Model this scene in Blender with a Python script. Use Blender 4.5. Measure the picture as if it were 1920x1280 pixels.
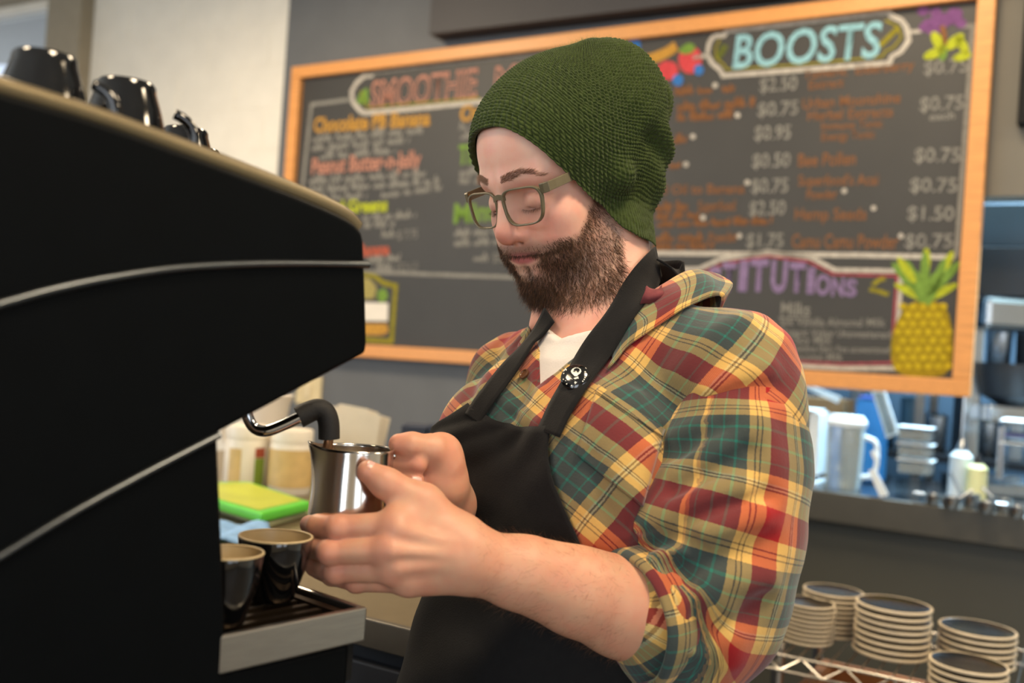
import bpy, math, random
import numpy as np
from mathutils import Vector, Matrix
random.seed(7); rng = np.random.default_rng(7)
for o in list(bpy.data.objects): bpy.data.objects.remove(o)
scene = bpy.context.scene
COL = scene.collection

# ------------------------------------------------------------------ camera
CAM = np.array([0.0, 0.0, 1.36]); FPX = 1920*35/36
ROLL, PITCH = math.radians(4.0), math.radians(0.4)
_f = np.array([0, math.cos(PITCH), math.sin(PITCH)]); _u0 = np.array([0, -math.sin(PITCH), math.cos(PITCH)]); _r0 = np.array([1.0, 0, 0])
_r = _r0*math.cos(ROLL) + _u0*math.sin(ROLL); _u = -_r0*math.sin(ROLL) + _u0*math.cos(ROLL)
cd = bpy.data.cameras.new('camera'); cam = bpy.data.objects.new('camera', cd); COL.objects.link(cam)
cd.lens = 35; cd.sensor_width = 36; cd.clip_start = 0.02; cd.clip_end = 60
M = Matrix.Identity(4)
for i in range(3):
    M[i][0], M[i][1], M[i][2], M[i][3] = _r[i], _u[i], -_f[i], CAM[i]
cam.matrix_world = M
cd.dof.use_dof = True; cd.dof.focus_distance = 1.04; cd.dof.aperture_fstop = 3.6
scene.camera = cam

# ------------------------------------------------------------------ world, lights, exposure
vs = scene.view_settings; vs.view_transform = 'Standard'; vs.look = 'None'; vs.gamma = 1.0; vs.use_curve_mapping = False
vs.exposure = 0.0
scene.cycles.use_denoising = True; scene.cycles.max_bounces = 8; scene.cycles.sample_clamp_indirect = 4.0
wd = bpy.data.worlds.new('daylight'); scene.world = wd; wd.use_nodes = True
wd.node_tree.nodes['Background'].inputs[0].default_value = (0.80, 0.88, 1.0, 1); wd.node_tree.nodes['Background'].inputs[1].default_value = 1.15
def area(name, loc, target, sx, sy, power, color):
    l = bpy.data.lights.new(name, 'AREA'); l.shape = 'RECTANGLE'; l.size = sx; l.size_y = sy; l.energy = power; l.color = color
    o = bpy.data.objects.new(name, l); COL.objects.link(o); o.location = loc
    o.rotation_euler = (Vector(target)-Vector(loc)).to_track_quat('-Z', 'Y').to_euler(); return o
# daylight entering by the shop windows behind the camera (openings in wall_front)
WINX = [(-3.3, -2.2), (-1.75, -0.65), (0.9, 2.0), (2.45, 3.55)]
for i, (x0, x1) in enumerate(WINX):
    area('window_daylight', ((x0+x1)/2, -2.66, 1.75), ((x0+x1)/2, 0, 1.6), x1-x0-.06, 1.9, (26, 26, 16, 16)[i], (0.86, 0.93, 1.0))
area('side_window_daylight', (-4.50, 1.0, 1.75), (0, 1.0, 1.5), 2.3, 1.7, 62, (0.80, 0.90, 1.0))
# warm ceiling lamps of the shop and the cold tubes of the kitchen
for x, y, e in ((-1.5, 0.35, 24), (0.55, 0.2, 38), (2.2, 0.9, 26), (0.7, 2.3, 24), (-1.5, 3.0, 58)):
    area('ceiling_lamp_light', (x, y, 3.05), (x, y, 0), 0.5, 0.5, e, (1.0, 0.80, 0.56))

# ------------------------------------------------------------------ helpers
def P(px, py, d):
    """photo pixel and depth along the view -> world point"""
    return CAM + d*(_f + _r*((px-960)/FPX) + _u*((640-py)/FPX))
def pix(p):
    q = np.asarray(p)-CAM; d = q@_f
    return np.stack([960+FPX*(q@_r)/d, 640-FPX*(q@_u)/d, d], -1)
def ray(px, py):
    v = _f + _r*((px-960)/FPX) + _u*((640-py)/FPX); return v
def lin(c):
    return tuple(((v/255)/12.92 if v/255 <= .04045 else ((v/255+.055)/1.055)**2.4) for v in c)
def unit(v):
    v = np.asarray(v, float); return v/np.linalg.norm(v)
def thing(name, loc=(0, 0, 0), label=None, cat=None, group=None, rz=0.0):
    o = bpy.data.objects.new(name, None); COL.objects.link(o); o.location = loc; o.rotation_euler.z = rz
    o.empty_display_size = .05; tag(o, label, cat, group); return o
def tag(o, label=None, cat=None, group=None, kind=None):
    if label: o['label'] = label
    if cat: o['category'] = cat
    if group: o['group'] = group
    if kind: o['kind'] = kind
    return o
def mk(name, verts, faces, mat=None, parent=None, smooth=False, uv=None, world=True):
    me = bpy.data.meshes.new(name)
    verts = np.asarray(verts, dtype=np.float64)
    if isinstance(faces, np.ndarray):
        n = faces.shape[1]; me.vertices.add(len(verts)); me.vertices.foreach_set('co', verts.ravel())
        me.loops.add(faces.size); me.loops.foreach_set('vertex_index', faces.ravel().astype(np.int32))
        me.polygons.add(len(faces)); me.polygons.foreach_set('loop_start', np.arange(0, faces.size, n, dtype=np.int32))
        me.polygons.foreach_set('loop_total', np.full(len(faces), n, dtype=np.int32)); me.update(calc_edges=True)
    else:
        me.from_pydata(verts.tolist(), [], faces); me.update()
    if smooth: me.polygons.foreach_set('use_smooth', np.ones(len(me.polygons), dtype=bool))
    if uv is not None:
        l = me.uv_layers.new(name='UVMap'); idx = np.zeros(len(me.loops), dtype=np.int32); me.loops.foreach_get('vertex_index', idx)
        l.data.foreach_set('uv', np.asarray(uv, dtype=np.float32)[idx].ravel())
    if mat is not None: me.materials.append(mat)
    return put(name, me, parent, world)
def put(name, me, parent=None, world=True):
    o = bpy.data.objects.new(name, me); COL.objects.link(o)
    if parent is not None:
        o.parent = parent
        if world:
            bpy.context.view_layer.update(); o.matrix_parent_inverse = parent.matrix_world.inverted()
    return o
def vcol(o, arr, name='Col'):
    a = o.data.color_attributes.new(name, 'FLOAT_COLOR', 'POINT')
    c = np.ones((len(arr), 4), dtype=np.float32); c[:, :3] = arr; a.data.foreach_set('color', c.ravel())
def bevel(o, w, seg=2, angle=35):
    m = o.modifiers.new('bevel', 'BEVEL'); m.width = w; m.segments = seg; m.limit_method = 'ANGLE'; m.angle_limit = math.radians(angle); return o
def solidify(o, t, off=-1):
    m = o.modifiers.new('solidify', 'SOLIDIFY'); m.thickness = t; m.offset = off; return o
def subsurf(o, n=1):
    m = o.modifiers.new('subsurf', 'SUBSURF'); m.levels = n; m.render_levels = n; return o
BOXF = [(0,1,2,3),(7,6,5,4),(0,4,5,1),(1,5,6,2),(2,6,7,3),(3,7,4,0)]
def box_data(c, ax, ay, az):
    """centre, half vectors"""
    c, ax, ay, az = map(np.asarray, (c, ax, ay, az))
    v = [c-ax-ay-az, c-ax+ay-az, c+ax+ay-az, c+ax-ay-az, c-ax-ay+az, c-ax+ay+az, c+ax+ay+az, c+ax-ay+az]
    return np.array(v), BOXF
def box(name, c, ax, ay, az, mat, parent=None, bev=0.0):
    v, f = box_data(c, ax, ay, az); 
    if np.dot(np.cross(ax, ay), az) < 0: f = [t[::-1] for t in f]
    o = mk(name, v, f, mat, parent)
    if bev: bevel(o, bev)
    return o
def boxl(name, lo, hi, mat, parent=None, bev=0.0, world=True):
    lo, hi = np.array(lo, float), np.array(hi, float); c, h = (lo+hi)/2, (hi-lo)/2
    v, f = box_data(c, (h[0],0,0), (0,h[1],0), (0,0,h[2])); o = mk(name, v, f, mat, parent, world=world)
    if bev: bevel(o, bev)
    return o
def lathe_data(prof, n=32, cap0=True, cap1=True):
    prof = np.array(prof, float); m = len(prof); a = np.linspace(0, 2*np.pi, n, endpoint=False)
    v = np.stack([prof[:, None, 0]*np.cos(a), prof[:, None, 0]*np.sin(a), np.repeat(prof[:, None, 1], n, 1)], -1).reshape(-1, 3)
    f = []
    for i in range(m-1):
        for j in range(n):
            k = (j+1) % n; f.append((i*n+j, i*n+k, (i+1)*n+k, (i+1)*n+j))
    if cap0: f.append(tuple(range(n))[::-1])
    if cap1: f.append(tuple((m-1)*n+j for j in range(n)))
    return v, f
def lathe(name, prof, mat, parent=None, loc=(0,0,0), n=32, smooth=True, world=True, R=None, cap0=True, cap1=True):
    v, f = lathe_data(prof, n, cap0, cap1)
    if R is not None: v = v@np.asarray(R).T
    o = mk(name, v+np.asarray(loc), f, mat, parent, smooth, world=world)
    if smooth:
        try: o.data.set_sharp_from_angle(angle=math.radians(40))
        except Exception: pass
    return o
def smoothline(pts, n):
    """Catmull-Rom resample"""
    p = np.array(pts, float); k = len(p); q = np.vstack([2*p[0]-p[1], p, 2*p[-1]-p[-2]])
    t = np.linspace(0, k-1, n); i = np.minimum(t.astype(int), k-2); u = (t-i)[:, None]
    a, b, c, d = q[i], q[i+1], q[i+2], q[i+3]
    return .5*((2*b)+(-a+c)*u+(2*a-5*b+4*c-d)*u**2+(-a+3*b-3*c+d)*u**3)
def tube_data(pts, r, n=12, closed=False):
    pts = np.array(pts, float); m = len(pts); r = np.broadcast_to(np.asarray(r, float), (m,))
    t = np.roll(pts, -1, 0)-np.roll(pts, 1, 0) if closed else np.gradient(pts, axis=0)
    t /= np.linalg.norm(t, axis=1)[:, None]
    ref = np.array([0, 0, 1.0]) if abs(t[0][2]) < .9 else np.array([1.0, 0, 0])
    nn = unit(np.cross(t[0], ref)); rings = []
    a = np.linspace(0, 2*np.pi, n, endpoint=False)
    for i in range(m):
        nn = nn - t[i]*np.dot(nn, t[i]); nn = unit(nn); b = np.cross(t[i], nn)
        rings.append(pts[i] + r[i]*(np.cos(a)[:, None]*nn+np.sin(a)[:, None]*b))
    v = np.vstack(rings); f = []
    for i in range(m if closed else m-1):
        i2 = (i+1) % m
        for j in range(n):
            k = (j+1) % n; f.append((i*n+j, i*n+k, i2*n+k, i2*n+j))
    if not closed: f.append(tuple(range(n))[::-1]); f.append(tuple((m-1)*n+j for j in range(n)))
    return v, f
def tube(name, pts, r, mat, parent=None, n=12, closed=False):
    v, f = tube_data(pts, r, n, closed); o = mk(name, v, f, mat, parent, True)
    try: o.data.set_sharp_from_angle(angle=math.radians(50))
    except Exception: pass
    return o
def merge(items):
    V, F, k = [], [], 0
    for v, f in items:
        V.append(np.asarray(v)); F += [tuple(i+k for i in t) for t in f]; k += len(v)
    return np.vstack(V), F

# ------------------------------------------------------------------ materials (all procedural)
MATS = {}
def mat(name, rgb, rough=.5, metal=0.0, var=.08, scale=20.0, bump=0.0, bscale=200.0, coat=0.0, spec=.5, alpha=None, trans=0.0, sheen=0.0, stretch=None):
    if name in MATS: return MATS[name]
    m = bpy.data.materials.new(name); m.use_nodes = True; nt = m.node_tree; b = nt.nodes['Principled BSDF']
    c = lin(rgb)
    tc = nt.nodes.new('ShaderNodeTexCoord'); mp = nt.nodes.new('ShaderNodeMapping'); nt.links.new(tc.outputs['Object'], mp.inputs[0])
    if stretch: mp.inputs['Scale'].default_value = stretch
    nz = nt.nodes.new('ShaderNodeTexNoise'); nz.inputs['Scale'].default_value = scale; nz.inputs['Detail'].default_value = 4
    nt.links.new(mp.outputs[0], nz.inputs['Vector'])
    rp = nt.nodes.new('ShaderNodeValToRGB'); e = rp.color_ramp.elements
    e[0].position = .3; e[1].position = .7
    e[0].color = (*[max(0, v*(1-var)) for v in c], 1); e[1].color = (*[min(1, v*(1+var)) for v in c], 1)
    nt.links.new(nz.outputs['Fac'], rp.inputs[0]); nt.links.new(rp.outputs[0], b.inputs['Base Color'])
    b.inputs['Roughness'].default_value = rough; b.inputs['Metallic'].default_value = metal
    b.inputs['Specular IOR Level'].default_value = spec
    if coat: b.inputs['Coat Weight'].default_value = coat; b.inputs['Coat Roughness'].default_value = .06
    if sheen: b.inputs['Sheen Weight'].default_value = sheen
    if trans: b.inputs['Transmission Weight'].default_value = trans
    if alpha is not None: b.inputs['Alpha'].default_value = alpha
    if bump:
        n2 = nt.nodes.new('ShaderNodeTexNoise'); n2.inputs['Scale'].default_value = bscale; n2.inputs['Detail'].default_value = 3
        nt.links.new(mp.outputs[0], n2.inputs['Vector'])
        bp = nt.nodes.new('ShaderNodeBump'); bp.inputs['Strength'].default_value = bump; bp.inputs['Distance'].default_value = .002
        nt.links.new(n2.outputs['Fac'], bp.inputs['Height']); nt.links.new(bp.outputs[0], b.inputs['Normal'])
    MATS[name] = m; return m
def emis(name, rgb, s):
    m = bpy.data.materials.new(name); m.use_nodes = True; b = m.node_tree.nodes['Principled BSDF']
    b.inputs['Base Color'].default_value = (*lin(rgb), 1); b.inputs['Emission Color'].default_value = (*lin(rgb), 1); b.inputs['Emission Strength'].default_value = s
    MATS[name] = m; return m
# ------------------------------------------------------------------ the setting
Z = np.array([0, 0, 1.0])
WD = np.array([-math.sin(math.radians(59.8)), math.cos(math.radians(59.8)), 0]); WN = np.array([-WD[1], WD[0], 0]); WR = -WD
WB = CAM + ray(1845, 700)*3.0; WB[2] = 0
def W(s, z, off=0.0): return WB + WD*s + Z*z + WN*off
def wpx(px, py, off=0.0):
    v = ray(px, py); t = np.dot(W(0, 0, off)-CAM, WN)/np.dot(v, WN); p = CAM+v*t; return np.dot(p-WB, WD), p[2]
def wbox(name, s0, s1, z0, z1, o0, o1, m, parent=None, bev=0.0):
    c = W((s0+s1)/2, (z0+z1)/2, (o0+o1)/2)
    return box(name, c, WR*abs(s1-s0)/2, Z*abs(z1-z0)/2, WN*abs(o1-o0)/2, m, parent, bev)
def struct(o): o['kind'] = 'structure'; return o
m_slate = mat('slate_paint', (92, 94, 96), .62, var=.06, scale=6, bump=.15, bscale=120)
m_dark = mat('charcoal_paint', (52, 50, 52), .6, var=.06, scale=6)
m_cream = mat('cream_paint', (206, 196, 178), .7, var=.05, scale=5)
m_taupe = mat('taupe_paint', (104, 100, 90), .6, var=.05, scale=5)
m_white = mat('white_masonry_paint', (234, 228, 214), .7, var=.04, scale=8, bump=.3, bscale=60)
m_beigecol = mat('beige_paint', (150, 140, 120), .7, var=.05)
m_floor = mat('floor_concrete', (96, 90, 84), .5, var=.2, scale=3, bump=.1)
m_ceil = mat('ceiling_paint', (190, 186, 178), .8, var=.04)
m_mortar = mat('mortar_paint', (196, 188, 172), .8, var=.05)
FL = box('floor', (0, 2.2, -.05), (5, 0, 0), (0, 5.2, 0), (0, 0, .05), m_floor); struct(FL)
CE = box('ceiling', (0, 2.2, 3.25), (5, 0, 0), (0, 5.2, 0), (0, 0, .05), m_ceil); struct(CE)
OPL, OPT, CTZ = 1.02, 1.92, 0.985      # pass-through: left end, head height, counter height
SC0, SC1 = wpx(162, 60, -.06)[0], wpx(86, 60, -.02)[0]
SL = 2.93                               # slate wall ends here, white masonry follows
struct(wbox('wall_back', OPL, SL, 0, 3.2, -.12, 0, m_slate))
struct(wbox('wall_back_head', -1.6, OPL, OPT, 3.2, -.12, 0, m_taupe))
struct(wbox('wall_back_sill', -1.6, OPL, 0, CTZ-.06, -.12, 0, m_taupe))
# darker painted bulkhead over the board
s_b = wpx(806, 40, .10)[0]
struct(wbox('trim_1', -1.6, s_b, 2.585, 3.2, 0, .10, m_dark))
# right-hand reveal behind the board: dark panel at the frame edge
wh = struct(wbox('wall_left', SL, SC0, 0, 3.2, -.30, -.10, m_white))
# painted block courses of the white wall: each block its own piece
k = 0
for r in range(16):
    z0 = r*.2+.004; off = .2*(r % 2)
    for cidx in range(-1, 6):
        a = SL+.004+cidx*.4+off; b = a+.392
        a, b = max(a, SL+.004), min(b, SC0-.004)
        if b-a < .03 or z0 < 1.2: continue
        bl = wbox('block', a, b, z0, z0+.192, -.1005, -.0975+random.uniform(-.0008, .0008), m_white, wh, .003); k += 1
struct(wbox('wall_left_column', SC0, SC1, 0, 3.2, -.34, -.02, m_beigecol))
struct(wbox('wall_left_far', SC1+1.33, 9.5, 0, 3.2, -.30, -.1, m_white))
struct(wbox('wall_left_sill', SC1, SC1+1.33, 0, 1.0, -.30, -.1, m_white))
struct(wbox('wall_left_head', SC1, SC1+1.33, 3.14, 3.2, -.30, -.1, m_beigecol))
# side window with daylight behind it
win = struct(wbox('window_1', SC1, SC1+1.33, 1.0, 1.06, -.26, -.12, m_white))
m_glass = bpy.data.materials.new('window_glass'); m_glass.use_nodes = True
_b = m_glass.node_tree.nodes['Principled BSDF']; _b.inputs['Base Color'].default_value = (.9, .95, 1, 1); _b.inputs['Transmission Weight'].default_value = 1; _b.inputs['Roughness'].default_value = .02; _b.inputs['IOR'].default_value = 1.05
wbox('window_pane', SC1+.05, SC1+1.28, 1.06, 3.09, -.20, -.19, m_glass, win)
for s0, s1, z0, z1 in ((SC1, SC1+.05, 1.0, 3.14), (SC1+1.28, SC1+1.33, 1.0, 3.14), (SC1, SC1+1.33, 3.09, 3.14)):
    wbox('window_frame', s0, s1, z0, z1, -.24, -.15, m_white, win)
# enclosing walls; the street side has four tall windows
struct(box('wall_right', (4.1, 1.2, 1.6), (.06, 0, 0), (0, 3.9, 0), (0, 0, 1.6), m_cream))
for y0, y1, z0, z1 in ((-2.7, -.2, 0, 3.2), (2.2, 5.1, 0, 3.2), (-.2, 2.2, 0, .85), (-.2, 2.2, 2.65, 3.2)):
    struct(box('wall_side', (-4.6, (y0+y1)/2, (z0+z1)/2), (.06, 0, 0), (0, (y1-y0)/2, 0), (0, 0, (z1-z0)/2), m_white))
w2 = struct(box('window_2', (-4.6, 1.0, .87), (.05, 0, 0), (0, 1.2, 0), (0, 0, .02), m_white))
for yy in (-.18, .98, 2.18): box('window_frame', (-4.6, yy, 1.75), (.03, 0, 0), (0, .02, 0), (0, 0, .9), m_white, w2)
xs = [-4.6]+[v for w in WINX for v in w]+[4.1]
for i in range(0, len(xs), 2):
    struct(box('wall_front_pier', ((xs[i]+xs[i+1])/2, -2.75, 1.6), ((xs[i+1]-xs[i])/2, 0, 0), (0, .06, 0), (0, 0, 1.6), m_cream))
for i, (x0, x1) in enumerate(WINX):
    struct(box('wall_front_sill', ((x0+x1)/2, -2.75, .38), ((x1-x0)/2, 0, 0), (0, .06, 0), (0, 0, .38), m_cream))
    struct(box('wall_front_head', ((x0+x1)/2, -2.75, 2.97), ((x1-x0)/2, 0, 0), (0, .06, 0), (0, 0, .23), m_cream))
# ceiling lamps
m_lampm = mat('lamp_metal', (40, 40, 42), .4, 1.0); m_lamp = emis('lamp_diffuser', (255, 226, 180), 6)
for i, (x, y) in enumerate(((-1.5, 0.35), (0.55, 0.2), (2.2, 0.9), (0.7, 2.3), (-1.5, 3.0))):
    t = thing('ceiling_lamp', (x, y, 3.2), ('square ceiling lamp over the espresso machine end of the counter', 'square ceiling lamp right above the barista', 'square ceiling lamp by the right-hand wall', 'square ceiling lamp in front of the menu board', 'square ceiling lamp by the white block wall')[i], 'lamp', 'ceiling lamps of the shop')
    boxl('lamp_housing', (x-.3, y-.3, 3.10), (x+.3, y+.3, 3.2), m_lampm, t)
    boxl('diffuser', (x-.27, y-.27, 3.085), (x+.27, y+.27, 3.0995), m_lamp, t)

# ------------------------------------------------------------------ menu board
m_oak = mat('honey_wood', (208, 144, 80), .42, var=.16, scale=9, stretch=(1, 1, 14), bump=.08)
m_chalkb = mat('chalkboard', (50, 49, 47), .55, var=.10, scale=4, bump=.05)
board = thing('menu_board', W(1.43, 1.29, .06), 'long chalkboard menu in a honey-coloured wooden frame on the back wall', 'menu board')
S0, S1, Z0, Z1, FW, TILT = .03, 2.84, 1.2925, 2.548, .052, .0125      # hung very slightly crooked
def tbox(name, s0, s1, z0, z1, o0, o1, m, parent, bev=0.0):
    c = W((s0+s1)/2, (z0+z1)/2+TILT*((S0+S1)/2-(s0+s1)/2), (o0+o1)/2); return box(name, c, (WR+Z*TILT)*abs(s1-s0)/2, Z*abs(z1-z0)/2, WN*abs(o1-o0)/2, m, parent, bev)
tbox('chalkboard_panel', S0+.02, S1-.02, Z0+.02, Z1-.02, .012, .026, m_chalkb, board)
m_oakh = mat('honey_wood_rail', (208, 144, 80), .42, var=.16, scale=9, stretch=(6, 6, 60), bump=.08)
for nm, a, b, c, d in (('frame_rail', S0, S1, Z1-FW, Z1), ('frame_rail', S0, S1, Z0, Z0+FW), ('frame_stile', S0, S0+FW, Z0+FW, Z1-FW), ('frame_stile', S1-FW, S1, Z0+FW, Z1-FW)):
    tbox(nm, a, b, c, d, .002, .052, m_oak if nm == 'frame_stile' else m_oakh, board, .004)
CO = .0275
def chalk(name, rgb): return mat('chalk_'+name, rgb, .95, var=.25, scale=90, spec=.1)
CW, CG, CSAL = chalk('white', (176, 170, 160)), chalk('grey', (128, 126, 120)), chalk('salmon', (176, 124, 106))
CORA, CORG, CYEL = chalk('orange', (124, 86, 58)), chalk('amber', (178, 134, 62)), chalk('lime', (160, 168, 48))
CGRN, CRED, CBLU = chalk('green', (108, 138, 62)), chalk('coral', (164, 86, 68)), chalk('blue', (132, 176, 186))
CPUR, CPNK, CDB = chalk('violet', (126, 108, 142)), chalk('crimson', (150, 66, 78)), chalk('berry_blue', (58, 112, 176))
CPIN, CPIND, COLV = chalk('pineapple', (178, 156, 36)), chalk('pineapple_dark', (142, 122, 32)), chalk('olive', (132, 124, 40))
def wall_mesh(name, poly2d, faces, m, off=CO, parent=None):
    v = np.array([W(s, z, off) for s, z in poly2d]); return mk(name, v, faces, m, parent or board)
def poly(name, pts_px, m, off=CO):
    p = [wpx(x, y, off) for x, y in pts_px]; return wall_mesh(name, p, [tuple(range(len(p)))], m, off)
def ribbon2(pts, w):
    p = np.array(pts, float); t = np.gradient(p, axis=0); t /= np.linalg.norm(t, axis=1)[:, None]+1e-9
    nn = np.stack([-t[:, 1], t[:, 0]], 1)*w/2
    if len(p) > 2:
        e = np.diff(p, axis=0); e /= np.linalg.norm(e, axis=1)[:, None]+1e-9; b = e[1:]+e[:-1]; L = np.linalg.norm(b, axis=1)[:, None]+1e-9; b = b/L
        nn[1:-1] = np.stack([-b[:, 1], b[:, 0]], 1)*w/2/np.clip(L/2, .5, 1); nn[0] = np.array([-e[0, 1], e[0, 0]])*w/2; nn[-1] = np.array([-e[-1, 1], e[-1, 0]])*w/2
    v = np.vstack([p+nn, p-nn]); k = len(p)
    return v, [(i, i+1, k+i+1, k+i) for i in range(k-1)]
def stroke(name, pts_px, wpxl, m, off=CO, smooth=False, n=40):
    pts = np.array(pts_px, float)
    if smooth: pts = smoothline(pts, n)
    p = np.array([wpx(x, y, off) for x, y in pts]); mp = np.mean([W(s, z) for s, z in p], 0)
    v, f = ribbon2(p, wpxl*np.dot(mp-CAM, _f)/FPX); return wall_mesh(name, v, f, m, off)
def text(s, x0, y0, x1, y1, hpx, m, off=CO, bold=0.0, name='chalk_lettering', shear=0.0):
    cu = bpy.data.curves.new('t', 'FONT'); cu.body = s; cu.size = 1.0; cu.resolution_u = 3; cu.offset = bold; cu.shear = shear
    ob = bpy.data.objects.new('t', cu); COL.objects.link(ob); bpy.context.view_layer.update()
    me = bpy.data.meshes.new_from_object(ob.evaluated_get(bpy.context.evaluated_depsgraph_get())); bpy.data.objects.remove(ob)
    n = len(me.vertices); co = np.zeros(n*3); me.vertices.foreach_get('co', co); co = co.reshape(-1, 3)
    xmin, xmax = co[:, 0].min(), co[:, 0].max()
    a = np.array(wpx(x0, y0, off)); b = np.array(wpx(x1, y1, off)); mid = W(*(a+b)/2)
    sc = hpx*np.dot(mid-CAM, _f)/FPX/.70
    tt = (co[:, 0]-xmin)/(xmax-xmin); st = a[0]+(b[0]-a[0])*tt; zz = a[1]+(b[1]-a[1])*tt+co[:, 1]*sc
    v = WB + st[:, None]*WD + zz[:, None]*Z + WN*off
    me.vertices.foreach_set('co', v.ravel()); me.update(); me.materials.clear(); me.materials.append(m); me.name = name
    o = put(name, me, board); return o
def squiggle(x0, y0, x1, y1, h, m, w=3.2, name='chalk_writing'):
    """illegible chalk handwriting"""
    n = max(4, int(abs(x1-x0)/(h*.42))); pts = []; x = 0
    segs = []; i = 0
    while i < n:
        L = random.randint(3, 8); run = []
        for j in range(i, min(n, i+L)):
            for q, hh in ((.0, random.uniform(0, .15)), (.5, random.uniform(.5, 1.0) if random.random() > .25 else 1.35)):
                t = (j+q)/n; run.append((x0+(x1-x0)*t, y0+(y1-y0)*t-h*hh))
        segs.append(run); i += L+1
    V = []
    for run in segs:
        if len(run) < 2: continue
        p = smoothline(run, len(run)*4); q = np.array([wpx(x, y, CO) for x, y in p]); d = np.dot(W(*q[0])-CAM, _f)
        V.append(ribbon2(q, w*d/FPX))
    v, f = merge([(np.hstack([a, np.zeros((len(a), 1))]), b) for a, b in V]); return wall_mesh(name, v[:, :2], f, m)
# ruled borders and cartouches
stroke('chalk_border', [(660, 186), (584, 196), (566, 360), (550, 520)], 7, CG)
stroke('chalk_border', [(655, 508), (800, 514), (975, 520)], 7, CG)
def double(pts, w, m1, m2, d=5, smooth=True, n=50):
    stroke('chalk_border', pts, w, m1, smooth=smooth, n=n); stroke('chalk_border', [(x+d*a, y+d*b) for x, y, a, b in [(p[0], p[1], np.sign(900-0)*0, 1) for p in pts]], w*.35, m2, smooth=smooth, n=n, off=CO+.0005)
stroke('chalk_border', [(700, 141), (684, 142), (668, 156), (659, 172), (662, 192), (676, 208), (684, 212), (760, 205), (840, 197), (930, 188)], 9, CW)
stroke('chalk_border', [(684, 140), (800, 124), (960, 106), (1085, 92)], 4, CG)
stroke('chalk_border', [(676, 170), (682, 192), (690, 202), (800, 192), (900, 184)], 4, COLV)
poly('chalk_leaf', [(668, 192), (676, 172), (690, 164), (690, 180), (692, 192), (682, 196)], CGRN)
text('SMOOTHIE', 694, 202, 893, 180, 50, CSAL, bold=.035); text('SMOOTHIE', 697, 199, 890, 178, 44, m_chalkb, bold=-.012, off=CO+.0008)
text('MENU', 926, 175, 1085, 155, 50, CSAL, bold=.035); text('MENU', 929, 172, 1082, 152, 44, m_chalkb, bold=-.012, off=CO+.0008)
text('Chocolate PB Banana', 588, 248, 806, 234, 28, CORG, bold=.03)
for x0, y0, x1, y1 in ((586, 268, 795, 250), (584, 284, 770, 268), (600, 300, 745, 288)): squiggle(x0, y0, x1, y1, 13, CG)
text('Peanut Butter-n-Jelly', 584, 326, 788, 312, 30, CSAL, bold=.02)
for x0, y0, x1, y1 in ((580, 346, 805, 330), (578, 362, 825, 346), (580, 378, 690, 372), (715, 372, 830, 356)): squiggle(x0, y0, x1, y1, 12, CG)
text('Island Greens', 590, 402, 726, 395, 24, CYEL, bold=.04)
for x0, y0, x1, y1 in ((680, 414, 782, 408), (682, 428, 742, 424)): squiggle(x0, y0, x1, y1, 11, CG)
squiggle(716, 446, 742, 444, 11, CG); text('$ 7.75', 745, 449, 782, 446, 17, CG)
text('Banana', 672, 480, 730, 477, 22, CRED, bold=.04); squiggle(690, 494, 752, 488, 10, CG); squiggle(706, 508, 738, 507, 11, CG); text('$ SC1+1.33', 742, 510, 782, 508, 17, CG)
text('Orange', 862, 228, 960, 216, 30, CORG, bold=.03); squiggle(862, 245, 930, 238, 12, CG); squiggle(864, 262, 930, 255, 12, CG)
text('The Green', 858, 308, 985, 298, 36, CGRN, bold=.03); squiggle(862, 330, 960, 322, 12, CG); squiggle(862, 346, 960, 340, 12, CG)
text('Mint', 850, 418, 930, 412, 36, CGRN, bold=.03); squiggle(852, 444, 960, 438, 12, CG); squiggle(852, 462, 950, 458, 12, CG); squiggle(888, 490, 918, 489, 12, CG); text('$SC1+1.33', 924, 492, 985, 490, 18, CG)
# small pasted drawing at the lower left of the board
stroke('chalk_border', [(670, 512), (700, 516), (718, 530), (742, 536), (734, 640), (650, 634)], 9, COLV)
poly('chalk_drawing', [(660, 520), (692, 522), (706, 538), (702, 560), (660, 560)], chalk('khaki', (150, 140, 86)))
poly('chalk_drawing', [(708, 545), (722, 540), (728, 556), (718, 568), (708, 562)], CGRN)
poly('chalk_drawing', [(656, 606), (726, 607), (728, 622), (718, 628), (656, 628)], CORG)
mw = mat('paper', (214, 208, 196), .8, var=.04)
poly('pasted_note', [(662, 566), (728, 568), (727, 602), (660, 601)], mw, CO+.002)
# BOOSTS cartouche
stroke('chalk_border', [(1338, 68), (1330, 80), (1326, 102), (1336, 120), (1350, 130), (1356, 142), (1500, 131), (1668, 118), (1672, 106), (1690, 96), (1704, 76), (1700, 52), (1690, 38), (1672, 30), (1666, 22), (1500, 42), (1362, 58), (1358, 66), (1338, 68)], 9, CW)
stroke('chalk_border', [(1350, 74), (1342, 88), (1342, 108), (1358, 122), (1362, 130), (1500, 121), (1654, 106), (1660, 96), (1676, 88), (1690, 70), (1684, 50), (1660, 38)], 4, COLV, off=CO+.0005)
stroke('chalk_border', [(1300, 108), (1328, 104)], 7, CW); stroke('chalk_border', [(1706, 60), (1728, 58)], 7, CW)
text('BOOSTS', 1373, 128, 1650, 106, 64, CBLU, bold=.02, off=CO+.001, shear=.08)
stroke('chalk_leaf', [(1650, 86), (1662, 74), (1684, 52)], 10, COLV, smooth=True); stroke('chalk_leaf', [(1345, 108), (1354, 96), (1360, 84)], 14, chalk('moss', (90, 96, 46)))
stroke('chalk_border', [(1800, 50), (1824, 48), (1818, 130), (1806, 300), (1793, 482)], 8, CG)
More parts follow.
